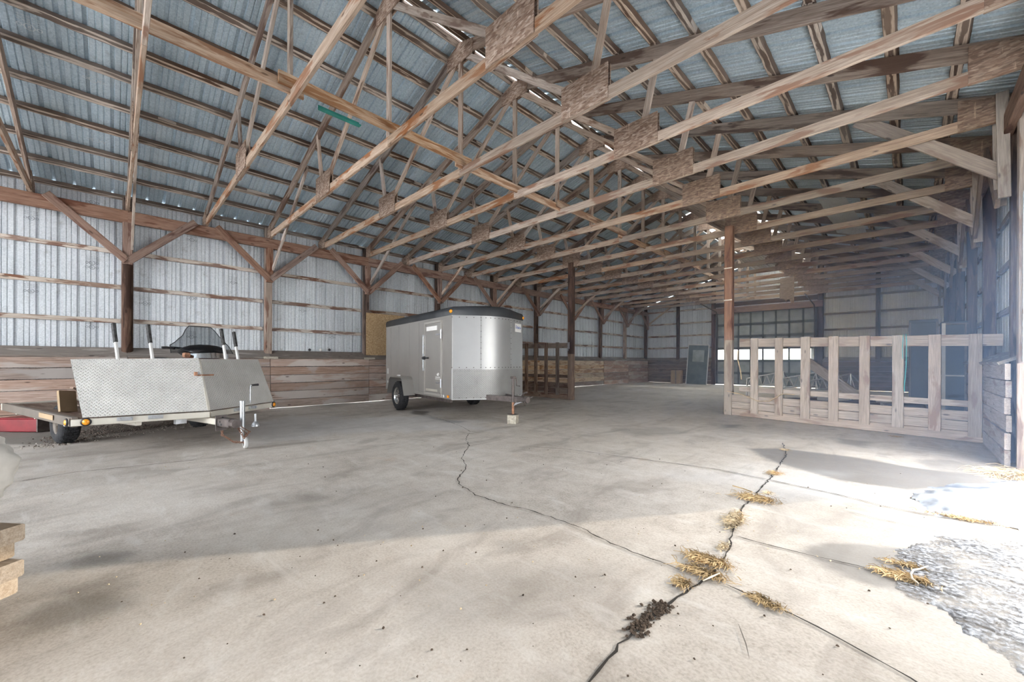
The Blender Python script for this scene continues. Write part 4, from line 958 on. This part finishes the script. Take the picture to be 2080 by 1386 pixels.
# lights
def lens(c, ax, mat='amber', r=.034):
    c = V(c); m = MB(); m.lathe([(0, .018), (r * .7, .014), (r, 0)], 16, frame(c, V(ax).cross(V((0, 0, 1))), (0, 0, 1)) @ Matrix.Scale(1.0, 4), True); return m
d1 = V((NX, -TW / 2, 0)).normalized(); n1 = V((-d1.y, d1.x, 0)); n1 = n1 if n1.x > 0 else -n1
for c, n_ in ((V((0, 0, .46)) + d1 * .12 + n1 * .026, n1), (V((-.06, .022, .46)), V((0, 1, 0))), (V((.0, -TW, .46)) + V((d1.x, -d1.y, 0)) * .06 + V((n1.x, -n1.y, 0)) * .026, V((n1.x, -n1.y, 0)))):
    x = n_.cross(V((0, 0, 1))); f = Matrix(((x.x, n_.x, 0, c.x), (x.y, n_.y, 0, c.y), (0, 0, 1, c.z), (0, 0, 0, 1)))
    m = MB(); m.lathe([(0, .022), (.024, .018), (.036, .004)], 18, None, True); lo = m.build('side_light', M['amber'], TT, mw @ f)
    m = MB(); m.lathe([(.034, .012), (.046, .008), (.046, -.004)], 18); m.build('light_bezel', M['black'], lo, mw @ f)
for y, sd in ((-.34, 1), (-TW + .34, -1)): wheel(TT, (-1.68, y, .272), .265, .21, .13, sd, 4, rim='bronze')
m = MB(); m.tube([(-1.7, -.4, .262), (-1.7, -TW + .4, .262)], .03, 8); m.build('axle', M['darksteel'], TT, mw)
m = MB(); bar(m, (-1.9, -TW / 2, .38), (.75, -TW / 2 - .03, .37), .08, .08); bar(m, (.1, -.55, .40), (-.5, -.5, .40), .06, .08); m.build('tongue', M['aluframe'], TT, mw)
m = MB(); bar(m, (.72, -TW / 2 - .03, .37), (.98, -TW / 2 - .04, .37), .1, .11); m.box((.72, -TW / 2 - .03, .36), (.015, .13, .2)); m.box((1.02, -TW / 2 - .04, .37), (.1, .11, .1), None, .03); m.build('coupler', M['darksteel'], TT, mw)
jx, jy = .845, -1.36
m = MB(); m.tube([(jx, jy, .25), (jx, jy, .62)], .03, 12); m.tube([(jx, jy, .62), (jx, jy, .635)], .034, 12); m.tube([(jx, jy, .10), (jx, jy, .26)], .022, 10); m.build('jack_tube', M['zinc'], TT, mw)
m = MB(); m.tube([(jx, jy - .1, .6), (jx, jy - .1, .83), (jx + .01, jy - .115, .835)], .006, 6); jc = m.build('jack_crank', M['zinc'], TT, mw)
m = MB(); m.tube([(jx, jy - .11, .835), (jx, jy - .2, .838)], [.012, .016], 8); m.build('crank_grip', M['black'], jc, mw)
m = MB(); m.tube([(jx + .12, jy - .1, .33), (jx + .12, jy - .1, .46)], .014, 8); m.lathe([(.0, .36), (.02, .36), (.04, .33), (.05, .30), (.05, .295)], 14, T(jx + .12, jy - .1, 0), True, 'Z'); m.build('coupler_lock', M['zinc'], TT, mw)
f = mw @ T(jx + .02, jy - .03, .076) @ RZ(.35); m = MB(); m.lathe([(.045, -.022), (.066, -.024), (.074, -.012), (.074, .012), (.066, .024), (.045, .022)], 24); jw = m.build('jack_wheel', M['greyplastic'], TT, f)
m = MB(); m.lathe([(0, -.015), (.047, -.012), (.047, .012), (0, .015)], 18)
m.build('wheel_hub', M['black'], jw, f)
m = MB()
chain(m, [(.72, jy + .18, .34), (.70, jy + .17, .2), (.76, jy + .06, .09), (.84, jy - .02, .08), (.86, jy - .04, .2), (.9, jy + .1, .33)], 34)
chain(m, [(.9, jy + .1, .33), (.93, jy + .02, .15), (.9, jy - .06, .22), (.95, jy + .1, .34)], 18)
m.build('safety_chain', M['chain'], TT, mw)
m = MB(); rr = random.Random(3)
for q in range(5):
    m.tube([(.62 + .03 * q, jy + .2 + rr.uniform(-.04, .04), .43), (.7 + .03 * q, jy + .24, .36 + rr.uniform(-.03, .03)), (.78 + .02 * q, jy + .17, .32), (.86, jy + .2, .40)], .011, 6)
m.build('wiring_cable', M['black'], TT, mw)
m = MB(); m.box((.16, -.95, .385), (.06, .12, .1)); m.build('frame_tab', M['zinc'], TT, mw)
tag(TT, 'flat two-place snowmobile trailer with leaning aluminium tread plate shield at front', 'trailer')

# snowmobile standing on it
SN = empty('snowmobile', mw @ T(-.72, 1.62, .486)); sw = MW[SN.name]; MIR[0] = sw
def loft(rings, name, mat, parent, close=True):
    n = len(rings[0]); m = MB(); vs = [p for r_g in rings for p in r_g]; fs = []
    for i in range(len(rings) - 1):
        for k in range(n): q = (k + 1) % n; fs.append((i * n + k, i * n + q, (i + 1) * n + q, (i + 1) * n + k))
    fs += [tuple(range(n - 1, -1, -1)), tuple(range((len(rings) - 1) * n, len(rings) * n))]
    m.add(vs, fs, None, True); return m.build(name, mat, parent, sw)
def oval(x, wy, z0, z1, n=14): return [(x, wy * math.cos(2 * PI * k / n), (z0 + z1) / 2 + (z1 - z0) / 2 * math.sin(2 * PI * k / n)) for k in range(n)]
loft([oval(.52, .12, .22, .4), oval(.42, .3, .16, .58), oval(.2, .4, .14, .72), oval(-.1, .42, .14, .78), oval(-.35, .38, .16, .74), oval(-.5, .3, .2, .66)], 'hood', M['snowmobile'], SN)
loft([oval(-.35, .16, .35, .66), oval(-.6, .19, .36, .72), oval(-1.1, .2, .38, .70), oval(-1.6, .18, .42, .74), oval(-1.75, .12, .46, .70)], 'seat', M['upholstery'], SN)
m = MB(); m.box((-1.1, 0, .2), (1.5, .42, .3), None, .05); m.build('track_tunnel', M['black'], SN, sw)
for y in (-.45, .45):
    m = MB(); m.add(*(lambda q: (q.v, q.f))(MB().box((0, 0, 0), (.8, .13, .025), T(.0, y, .02)))); m.tube([(.4, y, .02), (.5, y, .08), (.53, y, .15), (.47, y, .18)], .015, 6); m.tube([(.3, y, .03), (.15, y * .6, .35)], .025, 6); m.build('ski', M['black'], SN, sw)
# headlight strip
vs = []; m = MB()
n = 9; ring = []
for i in range(n):
    a = -1 + 2 * i / (n - 1); ring.append((.26 - .17 * a * a, a * .27, .73)); 
vs = [(x + .03, y, .715) for x, y, z in ring] + [(x - .0, y, .80 - .02 * abs(y / .27)) for x, y, z in ring]
m.add(vs, [(i, n + i, n + i + 1, i + 1) for i in range(n - 1)], None, True); m.build('headlight', M['chrome'], SN, sw)
m = MB(); m.box((.14, .31, .76), (.08, .07, .07), None, .015); m.build('turn_lens', M['rust'], SN, sw)
# dash pod and smoked windshield
loft([oval(.12, .22, .76, .84), oval(-.05, .3, .76, .93), oval(-.3, .26, .74, .9), oval(-.4, .15, .72, .82)], 'dash_pod', M['black'], SN)
wsx = []
prof = [(0.0, .40), (.12, .385), (.22, .33), (.32, .24), (.40, .20)]
cols = 17; rows_ = 7; vs = []; fs = []
for j in range(rows_):
    q = j / (rows_ - 1)
    for i in range(cols):
        a = -1 + 2 * i / (cols - 1); aa = abs(a)
        ht = .43 - .02 * aa * aa - .19 * smooth(.36, .74, np.array(aa)) - .10 * smooth(.7, 1.0, np.array(aa))
        ht = float(ht); hw = .42 - .02 * q
        vs.append((.16 - .22 * a * a - .30 * q * (ht / .41), a * (hw), .79 + ht * q))
for j in range(rows_ - 1):
    for i in range(cols - 1): p = j * cols + i; fs.append((p, p + 1, p + cols + 1, p + cols))
m = MB(); m.add(vs, fs, None, True); ws = m.build('windshield', M['smoked'], SN, sw)
m = MB(); m.tube([V(vs[(rows_ - 1) * cols + i]) for i in range(cols)], .006, 6); m.tube([V(vs[j * cols]) for j in range(rows_)], .006, 6); m.tube([V(vs[j * cols + cols - 1]) for j in range(rows_)], .006, 6); m.build('windshield_edge', M['black'], ws, sw)
m = MB(); m.tube([(-.3, -.33, .88), (-.28, -.2, .87), (-.25, 0, .86), (-.28, .2, .87), (-.3, .33, .88)], .014, 8); m.build('handlebar', M['black'], SN, sw)
m = MB(); m.tube([(-.1, .36, .86), (-.06, .47, .87), (-.06, .53, .865)], .018, 8); m.build('mirror', M['black'], SN, sw)
tag(SN, 'dark snowmobile with smoked windshield standing on the flat trailer', 'snowmobile')

# clutter on and under the flat trailer
MIR[0] = None
r = empty('broken_crate', mw @ T(-1.1, .62, .486)); rw = MW[r.name]
for i, (a, b, wd, th) in enumerate((((-.5, .2, .03), (.5, .1, .22), .12, .025), ((-.45, -.2, .05), (.45, -.25, .1), .12, .025), ((-.3, .25, .0), (-.25, -.3, .3), .1, .025), ((.2, .3, .02), (.1, -.3, .28), .1, .025), ((-.5, .0, .2), (.4, .2, .05), .1, .025))):
    beam('crate_board', rw @ V(a), rw @ V(b), wd, th, 'gate', r)
tag(r, 'heap of broken dark crate boards lying on the flat trailer left of the shield', 'crate')
m = MB(); m.box((0, 0, .14), (.03, .2, .28), None, .006)
tag(m.build('cardboard_piece', M['cardboard'], None, mw @ T(-1.05, .22, .49) @ Matrix.Rotation(-.25, 4, 'Y') @ RZ(.5)), 'upright brown cardboard piece on the flat trailer beside the rail', 'cardboard')
rp = atd(75, 865, 6.3); r = empty('red_steel_box', T(rp.x - .31, rp.y - .2, 0) @ RZ(math.radians(44.5))); rw = MW[r.name]
m = MB(); m.box((.0, .12, .115), (.6, .3, .21), None, .012); m.build('body', M['red'], r, rw)
m = MB(); m.box((.31, .12, .115), (.02, .305, .215), None, .004); m.build('end_plate', M['darksteel'], r, rw)
m = MB(); m.box((.0, .12, .226), (.62, .31, .016), None, .005); m.build('lid', M['red'], r, rw)
tag(r, 'red painted steel box on the floor at left behind the flat trailer wheel', 'box')

# particle board on the left wall
a, b = atX(746, 640, -10.85), atX(746, 724, -10.85); m = MB(); m.box((0, 0, 0), (.014, 1.2, 1.2))
tag(m.build('particle_board', M['osb'], None, T(-10.83, a.y + .56, 1.93)), 'yellow particle board against the left wall behind the enclosed trailer', 'board')

# ------------------------------------------------------------------ far end things
r = empty('old_door', T(-7.9, 21.7, 0) @ RZ(.12) @ Matrix.Rotation(math.radians(-5), 4, 'X') @ Matrix.Rotation(math.radians(2.5), 4, 'Y')); rw = MW[r.name]
m = MB(); m.box((0, 0, 1.03), (.98, .045, 2.06)); m.build('door_leaf', M['dooraged'], r, rw)
m = MB()
for c, sz in (((-.5, -.01, 1.03), (.035, .08, 2.08)), ((.5, -.01, 1.03), (.035, .08, 2.08)), ((0, -.01, 2.08), (1.03, .08, .035))): m.box(c, sz)
m.build('door_casing', M['greyplastic'], r, rw)
m = MB(); m.box((.02, -.026, 1.5), (.56, .01, .62)); m.build('door_window', M['doorpanel'], r, rw)
tag(r, 'old grey door in pale casing leaning on the far wall by the overhead door', 'door')
m = MB(); m.box((0, 0, .36), (.5, .42, .72), None, .01); r = m.build('carton', M['cardboard'], None, T(-8.85, 21.55, 0) @ RZ(.1))
m = MB(); m.box((0, -.215, .36), (.06, .006, .72)); m.build('tape', M['cap'], r, MW[r.name])
tag(r, 'dim brown carton on the floor left of the leaning grey door', 'carton')
# tubular frames behind the fence
for i, (x, y, rot, lb) in enumerate(((-2.75, 12.5, .15, 'grey tubular metal frame behind fence, left one'), (-2.0, 12.2, -.1, 'grey tubular metal frame behind fence, middle one'), (-1.3, 11.9, -.35, 'grey tubular metal frame behind fence, under the leaning plank'))):
    r = empty('metal_frame', T(x, y, 0) @ RZ(rot)); rw = MW[r.name]
    for q, (a, b) in enumerate((((-.42, 0, .72), (.42, 0, .92)), ((-.42, 0, .50), (.42, 0, .6)), ((.42, 0, .92), (.62, .25, .55)))):
        m = MB(); m.tube([a, b], .018, 8); m.build('chord_tube', M['zinc'], r, rw)
    m = MB()
    for q in range(5):
        x0 = -.4 + q * .18; z0 = lambda xx: .82 + .238 * xx * .5; m.tube([(x0, 0, .52 + (x0 + .4) * .12), (x0 + .09, 0, .75 + (x0 + .4) * .22)], .01, 6); m.tube([(x0 + .09, 0, .75 + (x0 + .4) * .22), (x0 + .17, 0, .53 + (x0 + .4) * .12)], .01, 6)
    m.build('lattice', M['zinc'], r, rw)
    for sx in (-.42, .42): m = MB(); m.tube([(sx, 0, 0), (sx, 0, .92 if sx > 0 else .72)], .018, 8); m.build('leg', M['zinc'], r, rw)
    tag(r, lb, 'metal frame', 'tubular frames behind the grey fence')
beam_o = beam('leaning_plank', (-1.75, 11.6, 1.25), (-.25, 11.2, .03), .05, .2, 'fence'); tag(beam_o, 'wide plank leaning behind the grey fence beside the metal frames', 'plank')
# scrap pile low behind the fence
r = empty('scrap_pile', T(-1.7, 10.5, 0)); rr = random.Random(5)
for i in range(16):
    x = -2.5 + rr.random() * 2.2; y = 10.15 + rr.random() * .8; a = rr.uniform(-.5, .5); z = .03 + rr.random() * .3
    beam('scrap_piece', (x, y, z), (x + .7 * math.cos(a), y + .7 * math.sin(a), z + rr.uniform(0, .12)), .03, .08, 'post', r)
tag(r, 'low heap of dark scrap timber behind the lower boards of the grey fence', 'scrap')
# dark cabinets in the corner
def cabinet(name, x0, x1, y, dp, z1, lb, frame_=False):
    r = empty(name, T((x0 + x1) / 2, y, 0)); m = MB(); m.box(((x0 + x1) / 2, y + dp / 2, z1 / 2 + .02), (x1 - x0, dp, z1 - .04), None, .01); m.build('body', M['cabinet'], r)
    if frame_:
        for c, sz, mt in (((x0 + .03, y - .012, z1 / 2), (.05, .024, z1 - .06), 'greyplastic'), ((x1 - .03, y - .012, z1 / 2), (.03, .024, z1 - .06), 'darksteel'), (((x0 + x1) / 2, y - .01, z1 - .05), (x1 - x0, .02, .03), 'darksteel'), (((x0 + x1) / 2, y - .01, .93), (x1 - x0, .02, .025), 'greyplastic')):
            m = MB(); m.box(c, sz, None, .004); m.build('frame_strip', M[mt], r)
    else:
        for sx in (x0 + .02, x1 - .02): m = MB(); m.box((sx, y - .006, z1 / 2), (.012, .012, z1 - .1)); m.build('edge_strip', M['darksteel'], r)
        m = MB(); m.box(((x0 + x1) / 2, y - .008, z1 * .5), (x1 - x0 - .08, .016, z1 - .12), None, .005); m.build('door', M['cabinet'], r)
    for sx in (x0 + .06, x1 - .06): m = MB(); m.box((sx, y + dp / 2, .02), (.06, dp - .1, .04)); m.build('foot', M['black'], r)
    tag(r, lb, 'cabinet', 'dark cabinets in the right corner')
cabinet('steel_cabinet', .02, .42, 11.2, .6, 2.02, 'tall dark cabinet with scuffed side behind the right part of the grey fence')
cabinet('steel_cabinet', .46, .80, 11.22, .5, 1.96, 'tall dark cabinet with pale front frame beside the scuffed one', True)

# ------------------------------------------------------------------ loose things up in the trusses
# bent metal flap
P = [atz(1655, 405, 4.36), atz(1717, 400, 4.36), atz(1762, 470, 4.30), atz(1700, 475, 4.30)]; m = MB(); vs = []; fs = []; nn_ = 9
for i in range(nn_):
    for j in range(nn_):
        u, v_ = i / (nn_ - 1), j / (nn_ - 1); p = P[0].lerp(P[1], u).lerp(P[3].lerp(P[2], u), v_)
        p.z += .05 * math.sin(v_ * 9) * (1 - u) + (.1 * (1 - u) ** 2 * math.sin(v_ * 3.1)) - .12 * u * (v_ > .9); vs.append(p)
for i in range(nn_ - 1):
    for j in range(nn_ - 1): q = i * nn_ + j; fs.append((q, q + nn_, q + nn_ + 1, q + 1))
m.add(vs, fs, None, False); o = m.build('bent_sheet', M['wallmetal']); md = o.modifiers.new('t', 'SOLIDIFY'); md.thickness = .003
tag(o, 'crumpled pale metal sheet lying across the trusses on the right', 'metal sheet')
# loose corrugated sheet
me = sheet_mesh(3.4, 'wallmetal', 1, .75)
q = atz(1497, 512, 4.3); o = link('loose_corrugated_sheet', me.copy(), None, None, Matrix(((0, -1, 0, q.x + .55), (1, 0, 0, q.y), (0, 0, 1, 4.27), (0, 0, 0, 1))) )
o.data.materials.clear(); o.data.materials.append(M['white'])
tag(o, 'bright loose corrugated sheet lying on the trusses beside the red brown post', 'corrugated sheet')
q = atY(1585, 566, Tk(13) - .041); q2 = atY(1613, 617, Tk(13) - .041); W_, H_ = q2.x - q.x, q.z - q2.z
m = MB(); m.prism([(0, 0), (0, -.25 * H_), (-.06 * W_, -.5 * H_), (-.04 * W_, -.78 * H_), (.3 * W_, -.80 * H_), (.42 * W_, -.9 * H_), (.5 * W_, -.84 * H_), (.66 * W_, -.82 * H_), (.8 * W_, -.97 * H_), (W_, -H_), (W_, 0.02)][::-1], -.006, .006)
tag(m.build('torn_board', M['scrap'], None, Matrix(((1, 0, 0, q.x), (0, 0, -1, q.y), (0, 1, 0, q.z), (0, 0, 0, 1)))), 'torn pale particle board scrap hanging from a far truss', 'board scrap')

# ------------------------------------------------------------------ foreground stack at the left edge
c0 = V((-2.745, -.645, 0)); ax = math.radians(40)
r = empty('board_stack', T(c0) @ RZ(ax)); rw = MW[r.name]; rr = random.Random(9)
for i in range(4):
    z = .135 + i * .082; dx = (0, .03, -.02, .035, .01)[i]
    for j in range(3): beam('board', rw @ V((-.75 + dx, -.28 + j * .27 + rr.uniform(-.02, .02), z)), rw @ V((.10 + dx, -.28 + j * .27, z)), .2, .075, 'newwood', r)
tag(r, 'stack of pale sawn boards at left edge under the white tarp', 'boards')
m = MB(); vs = []; fs = []; a_, b_n = 44, 72
for i in range(a_ + 1):
    th = PI * i / a_
    for j in range(b_n):
        ph = 2 * PI * j / b_n; p = V((.52 * math.sin(th) ** .6 * math.cos(ph), .42 * math.sin(th) ** .6 * math.sin(ph), .26 * math.cos(th)))
        nv = noise.noise(p * 5 + V((3, 1, 2))) * .09 + abs(noise.noise(p * 13)) * .07 + noise.noise(p * 30) * .02; p = p * (1 + nv * 1.3); p.z = max(p.z, -.235)
        vs.append(p)
for i in range(a_):
    for j in range(b_n): q = (j + 1) % b_n; fs.append((i * b_n + j, (i + 1) * b_n + j, (i + 1) * b_n + q, i * b_n + q))
m.add(vs, fs, None, True)
tag(m.build('tarp_bundle', M['cloth'], None, rw @ T(-.19, 0, .66)), 'crumpled off white tarp bundle on the pale boards at the left edge', 'tarp')
m = MB()
for q in range(2):
    f = rw @ T(0, -.1 + .0 * q, .045); 
for j, yy in enumerate((-.2, .0, .2)):
    m = MB(); nseg = 20; vs = []; fs = []
    for xx in (-.7, .17):
        for rad in (.045, .035): vs += [(xx, yy + rad * math.cos(2 * PI * k / nseg), .047 + rad * math.sin(2 * PI * k / nseg)) for k in range(nseg)]
    for k in range(nseg):
        q = (k + 1) % nseg; fs += [(k, q, 2 * nseg + q, 2 * nseg + k), (nseg + k, 3 * nseg + k, 3 * nseg + q, nseg + q), (k, nseg + k, nseg + q, q), (2 * nseg + k, 2 * nseg + q, 3 * nseg + q, 3 * nseg + k)]
    m.add(vs, fs, None, True)
    tag(m.build('steel_pipe', M['zinc'], None, rw), 'grey steel pipe on the floor under the pale boards, %s' % ('nearest the trailers', 'middle one', 'nearest the camera')[2 - j], 'pipe', 'pipes under the board stack')

# ------------------------------------------------------------------ dry grass, dirt, snow, ice
def tuft(px, wx, wy, n, h, mat, lb, seed, name='dry_grass_tuft'):
    """n curved blades over an ellipse wx (along rail of the crack) by wy, flat and tangled"""
    rr = random.Random(seed); c = atz(*px); m = MB(); ang = wx[1]
    ca, sa = math.cos(ang), math.sin(ang)
    for i in range(n):
        u = rr.gauss(0, .33) * wx[0]; v_ = rr.gauss(0, .33) * wy; b = V((u * ca - v_ * sa, u * sa + v_ * ca, .003))
        L_ = rr.uniform(.35, .8) * h; d = rr.uniform(0, 2 * PI); el = rr.uniform(.02, .7); cv = rr.uniform(-1.6, 1.6); pts = []
        p = b.copy()
        for s in range(4):
            pts.append(p.copy()); p = p + V((math.cos(d) * math.cos(el), math.sin(d) * math.cos(el), math.sin(el))) * (L_ / 3); d += cv * .5; el -= .45; p.z = max(p.z, .004)
        wd = rr.uniform(.0016, .0034); vs = []
        for s, q in enumerate(pts):
            t_ = (pts[min(s + 1, 3)] - pts[max(s - 1, 0)]); n_ = V((-t_.y, t_.x, 0)); n_ = n_.normalized() if n_.length > 1e-6 else V((1, 0, 0))
            k = wd * (1 - .25 * s); vs += [q + n_ * k, q - n_ * k + V((0, 0, .002))]
        m.add(vs, [(2 * s, 2 * s + 1, 2 * s + 3, 2 * s + 2) for s in range(3)])
    m.v = [tuple(V(p)) for p in m.v]
    return tag(m.build(name, M[mat], None, T(c)), lb, 'dry grass', 'dry grass along the floor cracks')
dB = math.atan2(*(lambda a, b: ((b - a).y, (b - a).x))(atz(1440, 1175), atz(1565, 972)))
dC = math.atan2(*(lambda a, b: ((b - a).y, (b - a).x))(atz(1500, 1090), atz(1900, 1195)))
dA = math.atan2(*(lambda a, b: ((b - a).y, (b - a).x))(atz(1470, 1187), atz(1610, 1250)))
tuft((1595, 915), (.06, dB), .05, 70, .10, 'strawpale', 'smallest pale grass tuft at the far end of the crack near the fence', 1)
tuft((1575, 963), (.10, dB), .06, 130, .12, 'straw', 'small round dry grass tuft on the crack, second from the fence', 2)
tuft((1535, 1014), (.20, dC), .11, 420, .15, 'straw', 'wide dry grass tuft just inside the shadow edge on the crack', 3)
tuft((1493, 1058), (.27, dB), .06, 520, .10, 'strawpale', 'long strip of pale grass filling the crack in the sun', 4)
tuft((1438, 1140), (.16, dC), .07, 420, .13, 'straw', 'large dry grass tuft above the crack crossing in the sun', 5)
tuft((1432, 1166), (.17, dC), .05, 330, .11, 'straw', 'flat dry grass tuft lying at the crossing of the cracks', 6)
tuft((1388, 1187), (.08, dB), .045, 170, .09, 'straw', 'small dry grass tuft below the crack crossing', 7)
tuft((1553, 1224), (.11, dA), .035, 260, .08, 'straw', 'narrow dry grass tuft on the crack running to the lower right', 8)
tuft((1835, 1174), (.17, dC), .045, 260, .13, 'straw', 'reddish dry grass strip on the damp floor by the bent stick', 9)
tuft((1840, 1150), (.16, dC), .03, 110, .10, 'straw', 'thin line of dry grass behind the bent stick', 10)
tuft((1965, 1057), (.26, dC), .04, 260, .09, 'straw', 'dry grass strip at the edge of the snow by the doorway', 11)
tuft((2052, 968), (.32, dB - .6), .22, 900, .30, 'strawpale', 'big tangled clump of pale grass at the foot of the door jamb', 12)
tuft((1820, 888), (.10, 0), .04, 90, .08, 'straw', 'tiny brown grass tuft at the foot of the grey fence', 13)
tuft((1560, 1003), (.05, dB), .04, 60, .08, 'strawpale', 'little tuft on the crack just before the wide tuft', 14)
tuft((1470, 1113), (.12, dB), .025, 80, .06, 'strawpale', 'thin pale grass in the crack below the long strip', 15)
m = MB(); pts = [atz(1885, 1150, .02), atz(1868, 1156, .035), atz(1855, 1158, .04), atz(1850, 1166, .03), atz(1853, 1176, .02), atz(1866, 1186, .012)]; m.tube(pts, [.003, .0045, .005, .005, .0045, .003], 7)
tag(m.build('bent_stick', M['twig']), 'bent white stick on the damp floor among dry grass', 'stick')
m = MB(); pts = [atz(1462, 1165, .02), atz(1445, 1172, .03), atz(1428, 1180, .02)]; m.tube(pts, [.003, .005, .003], 6)
tag(m.build('straw_stalk', M['twig']), 'pale stalk lying over the grass at the crack crossing', 'stalk')
m = MB(); pts = [atz(1488, 987, .012), atz(1510, 993, .012), atz(1528, 1000, .012)]; m.tube(pts, .005, 6)
tag(m.build('twig', M['straw']), 'straight brown twig left of the wide grass tuft', 'stick')
def crumbs(name, px_list, n, rad, size, mat, lb, seed, cat='dirt', kind='stuff'):
    rr = random.Random(seed); m = MB()
    for i in range(n):
        q = rr.uniform(0, len(px_list) - 1.001); j = int(q); a, b = px_list[j], px_list[j + 1]; u = q - j
        c = atz(a[0] + (b[0] - a[0]) * u, a[1] + (b[1] - a[1]) * u) + V((rr.gauss(0, rad), rr.gauss(0, rad), 0)); s = size * rr.uniform(.35, 1.2)
        f = T(c.x, c.y, s * .35 + .002) @ RZ(rr.random() * 6) @ Matrix.Rotation(rr.uniform(-.4, .4), 4, 'X')
        m.add([(-s, -s * .7, -s * .4), (s * .8, -s * .6, -s * .4), (s, s * .6, -s * .4), (-s * .7, s * .8, -s * .4), (-s * .5, -s * .4, s * .45), (s * .5, -s * .3, s * .5), (s * .45, s * .4, s * .4), (-s * .4, s * .4, s * .5)],
              [(3, 2, 1, 0), (4, 5, 6, 7), (0, 1, 5, 4), (1, 2, 6, 5), (2, 3, 7, 6), (3, 0, 4, 7)], f)
    return tag(m.build(name, M[mat]), lb, cat, None, kind)
crumbs('soil_crumbs', [(1352, 1232), (1330, 1243), (1315, 1258), (1298, 1272), (1285, 1285)], 260, .022, .009, 'soil', 'dark soil crumbs along the crack in the foreground', 21)
crumbs('floor_litter', [(200, 1300), (700, 1200), (1200, 1100), (1700, 1280), (1100, 1300), (500, 1150), (900, 950), (1500, 880), (600, 930), (1300, 980), (1850, 1000)], 150, .5, .006, 'soil', 'scattered dark specks of litter over the concrete floor', 22, 'litter')
crumbs('pale_chips', [(100, 1190), (350, 1230), (700, 1150), (1300, 1050), (1600, 1080), (1750, 1150), (300, 960), (700, 900)], 120, .35, .005, 'strawpale', 'scattered pale chips over the concrete floor', 23, 'litter')
crumbs('gravel', [(110, 903), (200, 882), (300, 868), (400, 855), (330, 852), (200, 872), (120, 892), (250, 856)], 1500, .15, .012, 'gravel', 'dark gravel and dirt on the floor under the flat trailer', 24, 'gravel')
crumbs('pebbles', [(60, 912), (200, 890), (330, 872), (440, 858)], 240, .13, .011, 'pebble', 'pale pebbles among dirt under the flat trailer', 25, 'gravel')
def patch(name, px, mat, z, amp, lb, cat, seed, extra=()):
    poly = flpoly(px) + list(extra); P = np.array(poly); x0, y0 = P.min(0) - .1; x1, y1 = P.max(0) + .1
    n = 90; X, Y_ = np.meshgrid(np.linspace(x0, x1, n), np.linspace(y0, y1, n)); s = sdpoly(X, Y_, poly) + pnoise(X, Y_, 2.3, seed) * .2 + pnoise(X, Y_, 9, seed + 1) * .1
    hz = z * smooth(0, .12, s) + amp * smooth(.02, .25, s) * np.clip(pnoise(X, Y_, 3.5, seed + 2) + .45, 0, 2)
    keep = s > 0; ids = -np.ones(X.shape, int); vs = []
    for i in range(n):
        for j in range(n):
            if s[i, j] > -.03: ids[i, j] = len(vs); vs.append((X[i, j], Y_[i, j], (hz[i, j] + .002) if s[i, j] > 0 else -.004))
    fs = []
    for i in range(n - 1):
        for j in range(n - 1):
            q = (ids[i, j], ids[i, j + 1], ids[i + 1, j + 1], ids[i + 1, j])
            if min(q) >= 0: fs.append(q)
    m = MB(); m.add(vs, fs, None, True); return tag(m.build(name, M[mat]), lb, cat, None, 'stuff')
patch('snow_patch', [(1842, 1004), (1868, 994), (1950, 986), (2080, 972), (2080, 1078), (1995, 1056), (1905, 1044), (1868, 1024)], 'snow', .012, .034, 'white crusted snow drifted in at the doorway on the right', 'snow', 31, ())
patch('ice_sheet', [(1900, 1096), (1962, 1078), (2078, 1090), (2200, 1150), (2250, 1480), (2080, 1372), (1980, 1300), (1900, 1250), (1825, 1212), (1800, 1170), (1850, 1120)], 'ice', .003, .003, 'thin sparkling ice over the floor in the right foreground', 'ice', 41)
